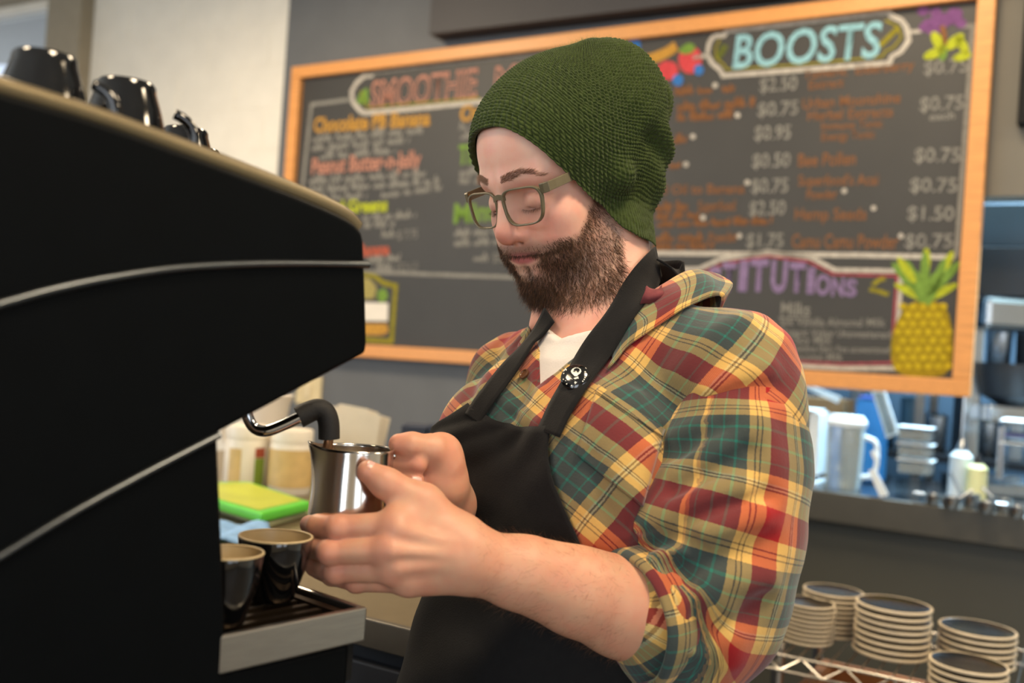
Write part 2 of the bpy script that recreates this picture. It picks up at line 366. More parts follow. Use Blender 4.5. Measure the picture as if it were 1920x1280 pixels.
stroke('chalk_border', [(1225, 474), (1400, 476), (1600, 478), (1790, 482)], 9, CW)
# berries and banana
def blob(cx, cy, rx, ry, m, name='chalk_drawing', off=CO, n=20, rot=0):
    a = np.linspace(0, 2*np.pi, n, endpoint=False); c, s = math.cos(rot), math.sin(rot)
    return poly(name, [(cx+rx*math.cos(t)*c-ry*math.sin(t)*s, cy+rx*math.cos(t)*s+ry*math.sin(t)*c) for t in a][::-1], m, off)
CSTR = chalk('strawberry', (190, 70, 74))
stroke('chalk_drawing', [(1180, 118), (1220, 110), (1250, 98), (1268, 86)], 20, CORG, smooth=True)
for a in ((1252, 132, 20, 18), (1294, 112, 22, 26)): blob(*a, CSTR)
poly('chalk_leaf', [(1272, 96), (1280, 86), (1292, 80), (1302, 84), (1304, 92), (1296, 100), (1282, 102)], CGRN, CO+.0006)
for a in ((1190, 84, 11, 11), (1271, 150, 10, 11), (1310, 131, 9, 10), (1240, 160, 8, 9)): blob(*a, CDB, off=CO+.001)
# flower with leaves at the top right
for q in range(26): blob(1766+random.uniform(-36, 36), 38+random.uniform(-18, 20), 11, 9, chalk('orchid', (112, 74, 118)), off=CO+.00002*q)
stroke('chalk_drawing', [(1766, 48), (1770, 62), (1771, 84)], 9, CORA, off=CO+.0008)
for a in ((1758, 77, 10, 20, -.5), (1790, 78, 10, 22, .9), (1752, 100, 9, 22, 1.2), (1768, 98, 8, 16, .1), (1804, 84, 9, 20, -.6), (1804, 106, 8, 18, 1.3)): blob(a[0], a[1], a[2], a[3], CYEL if a[0] != 1768 else CGRN, 'chalk_leaf', CO+.0008, rot=a[4])
# price columns
for s, x0, y0, x1, y1 in (('$2.50', 1424, 172, 1494, 168), ('$0.75', 1420, 218, 1496, 214), ('$0.95', 1414, 262, 1482, 260), ('$0.50', 1410, 314, 1481, 312), ('$0.75', 1408, 361, 1477, 360), ('$2.50', 1404, 403, 1472, 402), ('$1.75', 1399, 463, 1468, 463),
                          ('$0.75', 1732, 140, 1814, 134), ('$0.75', 1724, 208, 1806, 204), ('$0.75', 1714, 303, 1800, 303), ('$0.75', 1706, 359, 1794, 360), ('$1.50', 1701, 412, 1788, 413), ('$0.75', 1696, 464, 1786, 464)):
    text(s, x0, y0, x1, y1, 26, CG, bold=.012)
text('each', 1742, 226, 1790, 222, 14, CG, bold=.02)
for x, y in ((1341, 160), (1383, 216), (1299, 256), (1286, 308), (1401, 342), (1318, 408), (1386, 442), (1583, 358), (1638, 390), (1689, 442)): blob(x, y, 5, 5, CW, 'chalk_mark')
for s, x0, y0, x1, y1, h in (('Tumeric  Elderberry', 1506, 148, 1714, 130, 18), ('Extract', 1516, 168, 1582, 162, 17), ('Urban Moonshine', 1504, 204, 1688, 192, 20), ('Herbal Extracts', 1514, 226, 1674, 218, 19), ('Immune Tonic', 1540, 244, 1655, 238, 15), ('Energy Tonic', 1540, 264, 1640, 258, 15), ('Bee Pollen', 1496, 312, 1604, 308, 24), ('Superfood\'s Acai', 1496, 348, 1646, 346, 20), ('Powder', 1512, 374, 1570, 372, 18), ('Hemp Seeds', 1490, 412, 1624, 412, 22), ('Camu Camu Powder', 1484, 464, 1684, 466, 26),
                             ('d Oil to Banana', 1240, 364, 1396, 362, 18), ('Superfood', 1308, 396, 1378, 394, 20), ('Powder', 1328, 456, 1384, 452, 20)):
    text(s, x0, y0, x1, y1, h, CORA, bold=.015)
for x0, y0, x1, y1, h in ((1266, 180, 1338, 174, 14), (1354, 174, 1380, 172, 14), (1270, 208, 1418, 200, 14), (1270, 228, 1376, 222, 14), (1262, 270, 1290, 266, 13), (1256, 318, 1284, 312, 12), (1226, 396, 1298, 394, 14), (1230, 412, 1314, 408, 12), (1232, 426, 1450, 420, 11), (1224, 454, 1320, 452, 14), (1224, 468, 1340, 466, 11)): squiggle(x0, y0, x1, y1, h, CORA, 3.4)
# substitutions panel
stroke('chalk_border', [(1225, 505), (1310, 504), (1350, 486), (1440, 472), (1520, 482), (1565, 506), (1690, 508), (1684, 600), (1680, 690), (1580, 690), (1470, 684)], 8, CW)
stroke('chalk_border', [(1225, 513), (1314, 512), (1354, 494), (1440, 480), (1516, 490), (1562, 514), (1682, 517), (1676, 600), (1672, 680), (1580, 682), (1470, 676)], 4, CPNK, off=CO+.0006)
for ch, x0, yb, x1, h in (('S', 1326, 545, 1350, 44), ('T', 1352, 543, 1378, 50), ('I', 1384, 543, 1400, 54), ('T', 1404, 543, 1438, 56), ('U', 1444, 545, 1474, 56), ('T', 1478, 545, 1508, 52), ('I', 1512, 548, 1526, 46), ('O', 1528, 551, 1556, 36), ('N', 1558, 553, 1582, 32), ('S', 1584, 554, 1606, 30)):
    text(ch, x0, yb, x1, yb+1, h, CPUR, bold=.04, off=CO+.001)
stroke('chalk_leaf', [(1630, 542), (1648, 546), (1666, 552)], 8, COLV); stroke('chalk_leaf', [(1636, 534), (1650, 524), (1660, 522)], 8, COLV)
text('Milks', 1464, 590, 1518, 592, 24, CG, bold=.02); stroke('chalk_border', [(1460, 595), (1520, 598)], 3, CG)
for s, x0, y0, x1, y1, h in (('- Silk Vanilla Almond Milk', 1450, 610, 1660, 612, 15), ('- Organic Valley Unsweetened', 1450, 628, 1670, 634, 14), ('Soy Milk', 1490, 643, 1560, 645, 14), ('So Delicious Dairy free unsweetened', 1464, 658, 1668, 662, 13), ('Coconut Milk', 1482, 674, 1580, 676, 13)): text(s, x0, y0, x1, y1, h, CG, bold=.01)
squiggle(1372, 602, 1420, 602, 12, CG)
# chalk pineapple: body, scales, crown leaves
pc = smoothline([(1700, 572), (1680, 606), (1670, 650), (1676, 690), (1700, 704), (1740, 706), (1770, 702), (1784, 680), (1786, 640), (1782, 600), (1768, 572), (1734, 562), (1700, 572)], 48)[:-1]
poly('chalk_pineapple_body', [tuple(p) for p in pc], CPIND, CO+.001)
for r in range(9):
    for c in range(7):
        x, y = 1674+c*19+(r % 2)*9.5, 574+r*16
        w = 40+ (y-566)*.16
        if abs(x-1732) < min(56, w+6)-6 and y < 700: blob(x, y, 7.5, 6.5, CPIN, 'chalk_pineapple_scale', CO+.0016, 8)
for a in ((1734, 520, 9, 50, 0), (1716, 530, 9, 46, -.35), (1756, 528, 9, 48, .35), (1702, 524, 9, 44, -.75), (1770, 522, 9, 44, .75), (1708, 548, 8, 36, -1.1), (1764, 548, 8, 36, 1.1), (1724, 540, 9, 34, -.2), (1746, 542, 9, 34, .25), (1700, 506, 8, 30, -.6), (1772, 498, 8, 32, .5), (1736, 492, 9, 28, .05)):
    blob(*a[:4], CGRN if a[2] == 9 and a[1] > 519 else CYEL, 'chalk_pineapple_leaf', CO+.0012+.00005*(a[0] % 7), 12, rot=a[4])
# ------------------------------------------------------------------ espresso machine
MD = np.array([math.sin(math.radians(40.5)), math.cos(math.radians(40.5)), 0])    # towards the working front
MW = np.array([-MD[1], MD[0], 0])                                                   # across the machine, away from us
MO = P(690, 640, .80); MO[2] = 0
def mpx(px, py, s=0.0):
    """pixel -> (t behind the front, z) in the plane of the side panel shifted s across"""
    v = ray(px, py); n = MW; t = np.dot(MO+MW*s-CAM, n)/np.dot(v, n); p = CAM+v*t; return -np.dot(p-MO, MD), p[2]
def MP(t, z, s=0.0): return MO - MD*t + MW*s + Z*z
m_blk = mat('black_plastic', (5, 7, 9), .5, var=.1, scale=30, bump=.05, bscale=400, spec=.07)
m_blkm = mat('black_matte', (16, 16, 16), .6, var=.1, spec=.2)
m_chrome = mat('chrome', (200, 202, 206), .12, 1.0, var=.02)
m_steel = mat('brushed_steel', (168, 164, 158), .32, 1.0, var=.06, scale=40, stretch=(1, 1, 12))
m_rail_highlight = mat('rail_warm_highlight', (110, 98, 73), .45, .6, var=.05)
cup_blk = mat('black_glaze', (10, 10, 11), .10, var=.1, coat=.6)
cup_cream = mat('cream_glaze', (196, 174, 132), .3, var=.08, scale=60)
mach = thing('espresso_machine', MP(.25, .985, .3), 'large black espresso machine with chrome trim lines and steel drip tray', 'espresso machine')
def prof(pts): return [mpx(x, y) for x, y in pts]
def extrude_prof(name, pts, s0, s1, m, parent, bev=.0):
    n = len(pts); v = [MP(t, z, s0) for t, z in pts]+[MP(t, z, s1) for t, z in pts]
    f = [tuple(range(n)), tuple(range(2*n-1, n-1, -1))]+[(i, i+n, (i+1) % n+n, (i+1) % n) for i in range(n)]
    o = mk(name, np.array(v), f, m, parent)
    import bmesh
    bm = bmesh.new(); bm.from_mesh(o.data); bmesh.ops.recalc_face_normals(bm, faces=bm.faces); bm.to_mesh(o.data); bm.free()
    if bev: bevel(o, bev, 3)
    return o
T0, ZT = mpx(0, 170); tb, zb = mpx(410, 812)
TR = mpx(428, 1190)[1]; TRr = mpx(690, 1137)[1]; tz = (TR+TRr)/2
top_line = smoothline(prof([(0, 172), (180, 226), (360, 291), (520, 352), (610, 389), (660, 415), (680, 436)]), 16)
slope = (top_line[0][1]-top_line[4][1])/(top_line[0][0]-top_line[4][0])
back_top = (.52, top_line[0][1]+(.52-top_line[0][0])*slope*.4)
front = prof([(684, 452), (688, 560), (690, 640), (688, 662)])
zf_bot = front[-1][1]
side = [tuple(p) for p in top_line[::-1]]
side_pts = [back_top]+[tuple(p) for p in top_line]+front+[(tb, zb), mpx(424, 1150), (mpx(430, 1270)[0], 1.03), (.52, 1.03)]
tb2 = mpx(424, 1150)[0]; TF0 = mpx(689, 1137)[0]
MWID = .74
extrude_prof('side_panel', side_pts, 0, .022, m_blk, mach, .004)
extrude_prof('side_panel', side_pts, MWID-.022, MWID, m_blk, mach, .004)
DKZ = 1.4655
inner = [(t+.004, min(z-.006, 1.44)) for t, z in side_pts[:len(top_line)+1]]+[(t+.006, z) for t, z in front]+[(tb+.004, zb+.01), (tb+.004, 1.04), (.515, 1.04)]
extrude_prof('housing', inner, .0225, MWID-.0225, m_blkm, mach)
def mbox(name, t0, t1, z0, z1, s0, s1, m, parent, bev=0.0):
    c = MP((t0+t1)/2, (z0+z1)/2, (s0+s1)/2); return box(name, c, MD*(t1-t0)/2, MW*(s1-s0)/2, Z*(z1-z0)/2, m, parent, bev)
mbox('cup_deck', .07, .51, 1.4405, DKZ, .024, MWID-.024, m_steel, mach, .002)
# rail round the cup deck, warm edge highlight put into its colour; chrome trim lines on the panel
rail = [MP(t, z+.004, .010) for t, z in [back_top]+[tuple(p) for p in top_line]]
tube('cup_rail', rail, .0075, m_rail_highlight, mach, 10)
l1 = smoothline(prof([(-60, 588), (0, 570), (90, 545), (200, 522), (330, 503), (460, 495), (580, 494), (688, 496)]), 40)
def strip(name, pts, w, m, parent, s=-.001):
    p = np.array(pts); t = np.gradient(p, axis=0); t /= np.linalg.norm(t, axis=1)[:, None]; nn = np.stack([-t[:, 1], t[:, 0]], 1)
    ang = np.linspace(0, np.pi, 7); V = []
    for q in ang:
        V.append(np.array([MP(a[0], a[1], s-.004*math.sin(q)) for a in p+nn*w/2*math.cos(q)]))
    V = np.array(V); k = len(p); v = V.reshape(-1, 3)
    f = [(i*k+j, i*k+j+1, (i+1)*k+j+1, (i+1)*k+j) for i in range(6) for j in range(k-1)]
    return mk(name, v, f, m, parent, True)
m_trim = mat('trim_chrome', (88, 92, 96), .34, 1.0, var=.03)
strip('chrome_trim', l1, .0058, m_trim, mach)
strip('chrome_trim', smoothline(prof([(-60, 1075), (0, 1040), (130, 962), (270, 886), (408, 815)]), 30), .0052, m_trim, mach)
mbox('back_splash', tb-.003, tb+.003, 1.06, zb-.002, .023, MWID-.023, m_steel, mach)
# drip tray: steel skirt, dark well and a slotted grille
tt1 = tb2+.004
mbox('tray_skirt', TF0, tt1, tz-.028, tz, 0, .006, m_steel, mach, .0015)
mbox('tray_skirt', TF0, TF0+.006, tz-.028, tz, .0061, MWID, m_steel, mach, .0015)
mbox('tray_well', TF0+.0062, tt1, tz-.06, tz-.018, .0065, MWID-.01, m_blkm, mach)
m_grille = mat('grille_steel', (70, 58, 46), .35, .9, var=.1)
for i in range(38): mbox('grille_bar', TF0+.014, tt1-.004, tz-.010, tz-.006, .016+i*.0165, .022+i*.0165, m_grille, mach)
for a in (TF0+.014, tt1-.012): mbox('grille_frame', a-.002, a+.006, tz-.0105, tz-.004, .010, MWID-.1, m_grille, mach)
mbox('front_skirt', TF0+.012, .5, 1.03, tz-.029, .004, MWID-.004, m_blk, mach, .004)
for t, s in ((.06, .06), (.46, .06), (.06, MWID-.06), (.46, MWID-.06)):
    lathe('foot', [(.022, .985), (.026, .99), (.018, 1.0), (.018, 1.031)], m_blkm, mach, MP(t, 0, s), 16)
# group heads and portafilters inside the work area (hidden from here but there)
for s in (.30, .52):
    lathe('group_head', [(.030, zf_bot-.055), (.033, zf_bot-.05), (.033, zf_bot-.015), (.026, zf_bot+.03)], m_chrome, mach, MP(.055, 0, s), 24)
    tube('portafilter_handle', [MP(.03, zf_bot-.052, s), MP(-.10, zf_bot-.065, s)], [.010, .014], m_blkm, mach, 12)
# ------------------------------------------------------------------ steam wand: child of the machine
wand = [P(450, 700, .885), P(459, 740, .885), P(463, 775, .885), P(475, 800, .885), P(497, 808, .885), P(530, 797, .888), P(570, 778, .892)]
wp = smoothline(wand, 40); tube('steam_wand', wp, .0052, m_chrome, mach, 12)
grip = smoothline([P(560, 782, .8915), P(590, 768, .896), P(608, 772, .898), P(616, 792, .899), (P(617, 822, .90))], 24)
m_rub = mat('black_rubber', (24, 23, 23), .7, var=.15, scale=80, bump=.2, bscale=300)
tube('wand_grip', grip, .0098, m_rub, mach, 14)
tip = [P(617, 815, .90), P(613, 850, .902), P(611, 885, .903)]; tube('wand_tip', tip, .0046, mat('copper_steel', (170, 140, 118), .25, 1.0), mach, 12)
# ------------------------------------------------------------------ espresso cups
CUPP = [(.0165, 0), (.018, .002), (.0185, .006), (.0225, .018), (.0262, .032), (.0285, .046), (.0296, .057), (.0292, .0585), (.0280, .058)]
CUPI = [(.0280, .0580), (.0270, .046), (.0240, .030), (.018, .014), (.010, .0095), (.0005, .009)]
def cup(loc, label, group, rz=0, flip=False, sc=1.0, handle=True):
    t = thing('espresso_cup', (0, 0, 0), label, 'cup', group)
    lathe('cup_body', CUPP, cup_blk, t, n=40, world=False, cap1=False); lathe('cup_lining', CUPI, cup_cream, t, n=40, world=False, cap0=False)
    if handle:
        a = np.linspace(-1.25, 1.25, 12); hp = np.array([(.024+.020*math.cos(q), 0, .031+.016*math.sin(q)) for q in a])
        v, f = tube_data(hp, .0036, 10); mk('cup_handle', v, f, cup_blk, t, True, world=False)
    lip = np.array([(.0287*math.cos(q), .0287*math.sin(q), .0582) for q in np.linspace(0, 2*np.pi, 40, endpoint=False)])
    v, f = tube_data(lip, .0011, 6, True); mk('cup_rim', v, f, cup_cream, t, True, world=False)
    t.location = loc; t.rotation_euler = (math.pi if flip else 0, 0, rz); t.scale = (sc,)*3; return t
def at_z(px, py, z):
    v = ray(px, py); return CAM+v*((z-CAM[2])/v[2])
def at_d(px, d, z):
    p = P(px, 640, d); 
    for _ in range(4):
        q = pix(p); p = P(px, q[1], d); p[2] = z
    return p
gz = tz-.0035
c1 = at_d(509, .83, gz); cup(c1, 'black espresso cup with cream lining, right one of the pair on the drip tray', 'espresso cups on the drip tray', rz=2.2, sc=1.04).scale.z = .90
c2 = MP(.092, gz, .037); cup(c2, 'black espresso cup half hidden behind the machine body on the drip tray', 'espresso cups on the drip tray', rz=2.6, sc=.92)
# upturned cups on the deck: nearest row shows above the rail
def deck(t): return float(np.interp(t, [p[0] for p in top_line], [p[1] for p in top_line]))
def deckz(p): return deck(-np.dot(p-MO, MD))
spec = [(78, 100, .66, 1.12, 0, 'upturned black espresso cup at the far left end of the machine top'), (232, 150, .72, 1.12, .4, 'upturned black espresso cup second from the left on the machine top'),
        (345, 236, .84, 1.0, 2.9, 'upturned black espresso cup low behind the rail, third from the left on the machine top'), (372, 0, .93, 1.0, 2.4, 'upturned black espresso cup fourth from the left on the machine top'), (402, 0, 1.01, 1.0, 2.9, 'upturned black espresso cup at the right end of the row on the machine top')]
for px_, py_, d_, sc_, rz_, lb in spec:
    topc = P(px_, py_+8, d_); topc = at_d(px_, d_, 1.5); z0 = DKZ+.0005+.0594*sc_
    cup((topc[0], topc[1], z0), lb, 'upturned cups on the machine top', rz_, True, sc_)
# cup deck floor
tdeck = [(t, z-.05) for t, z in top_line]
# ------------------------------------------------------------------ front counter carrying the machine
m_top = mat('counter_laminate', (120, 104, 80), .45, var=.1, scale=30)
m_cab = mat('cabinet_grey', (54, 56, 62), .5, var=.08)
fc = thing('bar_counter', MP(.28, 0, .35), 'dark bar counter carrying the espresso machine', 'counter')
mbox('worktop', -.02, .60, .945, .9845, -.12, .95, m_blkm, fc, .004)
mbox('cabinet_body', .03, .56, .0, .9445, -.08, .92, m_cab, fc)
# ------------------------------------------------------------------ beige back counter with tubs and boards
BZ = 0.985
bc0 = at_z(700, 1167, BZ); BN = -WN
def BP(a, b, z): return bc0 + WR*a + BN*b + Z*(z-bc0[2])
bcn = thing('back_counter', BP(-.6, .5, 0), 'beige-topped work counter with grey edge strip behind the machine', 'counter')
def bbox(name, a0, a1, b0, b1, z0, z1, m, parent=None, bev=0.0):
    return box(name, BP((a0+a1)/2, (b0+b1)/2, (z0+z1)/2), WR*(a1-a0)/2, BN*(b1-b0)/2, Z*(z1-z0)/2, m, parent, bev)
m_btop = mat('beige_laminate', (112, 99, 76), .4, var=.06, scale=40)
m_edge = mat('grey_edge', (104, 98, 88), .4, .3)
bbox('worktop', -1.5, .10, .012, 1.45, BZ-.035, BZ, m_btop, bcn)
bbox('edge_strip', -1.5, .10, 0, .012, BZ-.035, BZ+.003, m_edge, bcn, .002)
bbox('cabinet_body', -1.48, .09, .03, 1.43, 0, BZ-.0355, m_cab, bcn)
bbox('cabinet_door', -.6, -.14, .012, .0298, .08, BZ-.06, m_cab, bcn, .003); bbox('cabinet_door', -.13, .085, .012, .0298, .08, BZ-.06, m_cab, bcn, .003)
m_wplast = mat('white_plastic', (226, 216, 200), .4, var=.04); m_blabel = mat('tan_label', (204, 172, 112), .5, var=.1, scale=50)
def tub(px, d, r, h, label, lab):
    p = at_d(px, d, BZ); t = thing('supplement_tub', p, label, 'tub', 'tubs on the back counter')
    lathe('tub_body', [(r*.94, 0), (r, .006), (r, h*.74), (r*.93, h*.80)], m_wplast, t, p, 36)
    lathe('tub_lid', [(r*.95, h*.803), (r*.97, h*.81), (r*.97, h*.97), (r*.93, h)], m_wplast, t, p, 36)
    a0 = math.atan2(-p[1], -p[0])
    for w0, w1, m, z0, z1 in lab:
        aa = np.linspace(a0+w0, a0+w1, 14); v = [(p[0]+(r+.0012)*math.cos(q), p[1]+(r+.0012)*math.sin(q), p[2]+zz) for zz in (h*z0, h*z1) for q in aa]
        mk('label_print', np.array(v), [(i, i+1, 15+i, 14+i) for i in range(13)], m, t, True)
    return t
m_lg, m_lr = mat('label_green', (120, 142, 40), .5), mat('label_red', (160, 70, 44), .5)
tub(459, 2.36, .052, .150, 'white tub with tan, green and red label behind the green cutting board', [(-.85, -.25, m_blabel, .08, .66), (.35, .85, m_lg, .08, .52), (.35, .85, m_lr, .53, .68)])
tub(541, 2.34, .050, .150, 'white-capped tub with a wide tan label, right of the white tub', [(-1.4, 1.4, m_blabel, .12, .70)])
# white paper cone and bag behind the tubs
p = at_d(488, 2.56, BZ); t = thing('pouring_jug', p, 'white plastic jug with flared rim standing behind the two tubs', 'jug')
lathe('jug_body', [(.045, 0), (.05, .004), (.05, .10), (.062, .19), (.072, .215), (.069, .2155), (.058, .19), (.046, .10), (.044, .006)], m_wplast, t, p, 32)
tube('jug_handle', smoothline([p+np.array((-.055, 0, .18)), p+np.array((-.10, 0, .16)), p+np.array((-.10, 0, .09)), p+np.array((-.048, 0, .06))], 16), .007, m_wplast, t, 8)
# green boards, blue cloth
def board_px(name, corners, z0, z1, m, label, cat, edge=None):
    q = [at_z(x, y, z1) for x, y in corners]; n = 4
    v = np.array([np.array([*p_[:2], z1]) for p_ in q]+[np.array([*p_[:2], z0]) for p_ in q])
    f = [(0, 1, 2, 3), (7, 6, 5, 4)]+[(i, i+4, (i+1) % 4+4, (i+1) % 4) for i in range(4)]
    import bmesh
    t = thing(name, v[4:].mean(0), label, cat); o = mk('board_slab', v, f, m, t)
    bm = bmesh.new(); bm.from_mesh(o.data); bmesh.ops.recalc_face_normals(bm, faces=bm.faces); bm.to_mesh(o.data); bm.free(); bevel(o, .006, 3)
    return t, v
m_green = mat('green_poly', (88, 190, 56), .4, var=.06); m_lime = mat('lime_poly', (168, 176, 44), .45, var=.1, scale=14)
board_px('cutting_board', [(300, 912), (470, 908), (590, 952), (500, 978)], BZ+.001, BZ+.016, mat('pale_board', (150, 150, 110), .5), 'pale cutting board lying under the bright green one', 'cutting board')
tg, vg = board_px('cutting_board', [(290, 905), (468, 902), (584, 940), (490, 962)], BZ+.0165, BZ+.036, m_green, 'bright green cutting board on top of the pale one', 'cutting board')
cc = vg[:4].mean(0); vi = np.array([cc+(x-cc)*.86+Z*.0008 for x in vg[:4]]); mk('cutting_face', vi, [(0, 1, 2, 3)], m_lime, tg)
m_cloth = mat('blue_cloth', (120, 160, 205), .8, var=.12, scale=40, bump=.4, bscale=90)
g = 18; cl = []
for i in range(g):
    for j in range(g):
        q = at_z(330+ (500-330)*i/(g-1)+20*j/(g-1), 996+34*j/(g-1), BZ); cl.append((q[0], q[1], BZ+.012+.005*math.sin(i*.9+j*.5)+.003*math.sin(j*1.3)))
o = mk('bar_towel', np.array(cl), [(i*g+j, i*g+j+1, (i+1)*g+j+1, (i+1)*g+j) for i in range(g-1) for j in range(g-1)], m_cloth, None, True); solidify(o, .004, 1)
tag(o, 'light blue bar towel folded in front of the green cutting board', 'towel')
# paper filters in a holder, dark boxes, wall note
p = at_d(664, 2.42, BZ); t = thing('paper_filters', p, 'fanned stack of white paper coffee filters in a dark holder', 'filters')
boxl('filter_holder', p+np.array((-.06, -.05, 0)), p+np.array((.06, .05, .05)), m_blkm, t, .004)
m_paper = mat('filter_paper', (222, 212, 192), .8, var=.05)
for i in range(9):
    x = (i-4)*.006; lean = x*.7; y = (i % 3-1)*.012
    v = np.array([(-.028+x, y, .03), (.028+x, y, .03), (.034+x+lean, y-.01, .205-.004*abs(i-3)), (-.036+x+lean, y-.01, .213-.004*abs(i-3))])+p
    o = mk('filter_sheet', np.vstack([v, v+np.array((0, .004, 0))]), BOXF, m_paper, t)
m_navy = mat('navy_box', (44, 52, 70), .6, var=.1)
for i, (x0, x1) in enumerate(((744, 790), (794, 838))):
    a, b = at_d(x0, 2.40, BZ), at_d(x1, 2.40, BZ); t = thing('tea_box', (a+b)/2, ('navy box with a pale print, left one beside the paper filters', 'navy box nearer to the barista, right of the other navy box')[i], 'box', 'navy boxes on the back counter')
    z1 = P((x0+x1)/2, 798, 2.4)[2]; boxl('box_body', (a[0], a[1], BZ), (b[0], a[1]+.09, z1-.012), m_navy, t, .002); boxl('box_lid', (a[0]-.001, a[1]-.001, z1-.0118), (b[0]+.001, a[1]+.091, z1), m_navy, t, .002)
    boxl('label_print', (a[0]+.014, a[1]-.0018, BZ+.07), (b[0]-.014, a[1]-.0006, BZ+.11), mat('pale_print', (96, 100, 108), .6), t)
s0, z0 = wpx(556, 756); s1, z1 = wpx(606, 706)
t = thing('wall_switch_plate', W((s0+s1)/2, z0, .01), 'cream light switch plate on the dark wall under the board', 'switch plate')
wbox('plate', s0, s1, z0, z1, .001, .009, mat('cream_plate', (206, 188, 146), .5), t, .002); wbox('switch', (s0+s1)/2-.012, (s0+s1)/2+.012, (z0+z1)/2-.03, (z0+z1)/2+.03, .009, .016, mat('cream_switch', (216, 200, 164), .4), t, .002)
# ------------------------------------------------------------------ steel pass counter and kitchen
m_passtop = mat('pass_steel', (150, 156, 160), .22, 1.0, var=.04, scale=30); m_passedge = mat('pass_edge_grey', (80, 78, 72), .45, .4, var=.04)
pe0 = at_z(1515, 915, CTZ); po = np.dot(pe0-WB, WN)
pc_ = thing('pass_counter', W(.2, CTZ-.09, .1), 'steel pass counter with thick grey front edge under the menu board', 'counter')
PCS = (-1.55, 1.0)
wbox('worktop', *PCS, CTZ-.012, CTZ, -.62, po-.004, m_passtop, pc_); wbox('edge_band', *PCS, CTZ-.095, CTZ-.001, po-.0035, po+.012, m_passedge, pc_, .004); 
wbox('under_frame', *PCS, CTZ-.0945, CTZ-.013, .01, po-.004, m_passedge, pc_)
struct(wbox('wall_under_pass', -1.55, 1.0, 0, CTZ-.096, .001, po-.05, mat('pass_panel', (70, 70, 64), .5, var=.05, scale=4)))
# kitchen room behind
m_kit = mat('kitchen_wall', (44, 60, 74), .5, var=.1, scale=5); m_kdark = mat('kitchen_dark', (22, 26, 32), .5)
struct(wbox('wall_kitchen', -2.6, 2.4, 0, 3.2, -2.10, -2.0, m_kit)); struct(wbox('wall_kitchen_left', 1.30, 1.36, 0, 3.2, -2.0, -.121, m_kit)); struct(wbox('wall_kitchen_right', -2.6, -2.5, 0, 3.2, -2.0, -.121, m_kit))
kc = W(-.3, 2.95, -.9); area('kitchen_tube_light', tuple(kc), tuple(kc-Z), 1.5, .3, 520, (.56, .82, 1.0))
t = thing('kitchen_ceiling_lamp', kc, 'cold fluorescent ceiling fitting in the kitchen', 'lamp'); box('lamp_housing', kc+Z*.10, WR*.8, WN*.17, Z*.05, m_lampm, t); box('diffuser', kc+Z*.04, WR*.76, WN*.15, Z*.008, emis('cold_tube', (170, 215, 255), 6), t)
m_kwhite = mat('kitchen_white', (214, 222, 226), .4, var=.04); m_kblue = mat('kitchen_blue', (40, 130, 200), .5, var=.06)
m_clear = mat('clear_plastic', (214, 228, 232), .12, trans=.75, var=.02); m_brown = mat('cardboard', (160, 124, 84), .8, var=.08)
m_black = mat('dark_food', (40, 34, 34), .5)
def kpos(px, off, z=CTZ):
    v = ray(px, 800); t_ = np.dot(W(0, 0, off)-CAM, WN)/np.dot(v, WN); p_ = CAM+v*t_; s_ = np.dot(p_-WB, WD); return s_
def kbox(name, px0, px1, py0, py1, off, dep, m, parent, bev=.003):
    s0_, z1_ = wpx(px0, py0, off); s1_, z0_ = wpx(px1, py1, off); return wbox(name, s1_, s0_, max(z0_, CTZ+.0005), z1_, off-dep, off, m, parent, bev)
def kthing(name, px, off, label, cat, group=None):
    return thing(name, W(kpos(px, off), CTZ, off-.04), label, cat, group)
# deep fridge and shelf shapes
t = kthing('stock_shelf', 1800, -.9, 'dark steel kitchen rack standing behind the pass counter', 'rack')
for z_ in (1.02, 1.40, 1.78): wbox('shelf_board', -1.5, 1.2, z_, z_+.03, -1.5, -1.05, m_kdark, t)
for s_ in (-1.5, -.62, .3, 1.17): wbox('shelf_post', s_, s_+.035, 0, 2.1, -1.085, -1.05, m_steel, t); wbox('shelf_post', s_, s_+.035, 0, 2.1, -1.5, -1.465, m_steel, t)
rk = 0
for sh_, items in ((1.05, ((1495, .09, .20, 'w'), (1545, .08, .14, 's'), (1600, .06, .26, 'w'), (1652, .10, .12, 'k'), (1700, .07, .22, 'c'), (1752, .10, .16, 's'), (1800, .06, .24, 'w'), (1850, .09, .15, 's'), (1900, .08, .22, 'w'))), (1.43, ((1862, .10, .14, 's'), (1915, .09, .22, 'k')))):
    for px_, r_, h_, c_ in items:
        r_ *= .52
        s_ = kpos(px_, -1.2); p_ = W(s_, sh_+.0005, -1.24); rk += 1
        cm = {'w': mat('rack_white', (210, 218, 224), .4), 's': mat('rack_steel', (170, 176, 182), .25, 1.0), 'k': mat('rack_black', (26, 28, 32), .4), 'c': mat('rack_blue', (92, 140, 170), .4)}[c_]
        nm = {'w': ('storage_tub', 'white storage tub', 'tub'), 's': ('steel_pan', 'steel food pan', 'pan'), 'k': ('stock_pot', 'black stock pot', 'pot'), 'c': ('storage_tub', 'blue storage tub', 'tub')}[c_]
        t2 = thing(nm[0], p_, '%s, %s from the left on the %s kitchen rack shelf' % (nm[1], ('first', 'second', 'third', 'fourth', 'fifth', 'sixth', 'seventh', 'eighth', 'ninth', 'left one', 'right one')[rk-1] if rk < 10 else ('first', 'second')[rk-10], 'lower' if rk < 10 else 'middle'), nm[2], 'containers on the kitchen rack')
        lathe('tub_body', [(r_*.84, 0), (r_*.88, .004), (r_*.98, h_*.88)], cm, t2, p_, 20); lathe('tub_lid', [(r_*1.02, h_*.881), (r_*1.02, h_*.95), (r_*.9, h_), (.001, h_)], cm, t2, p_, 20)
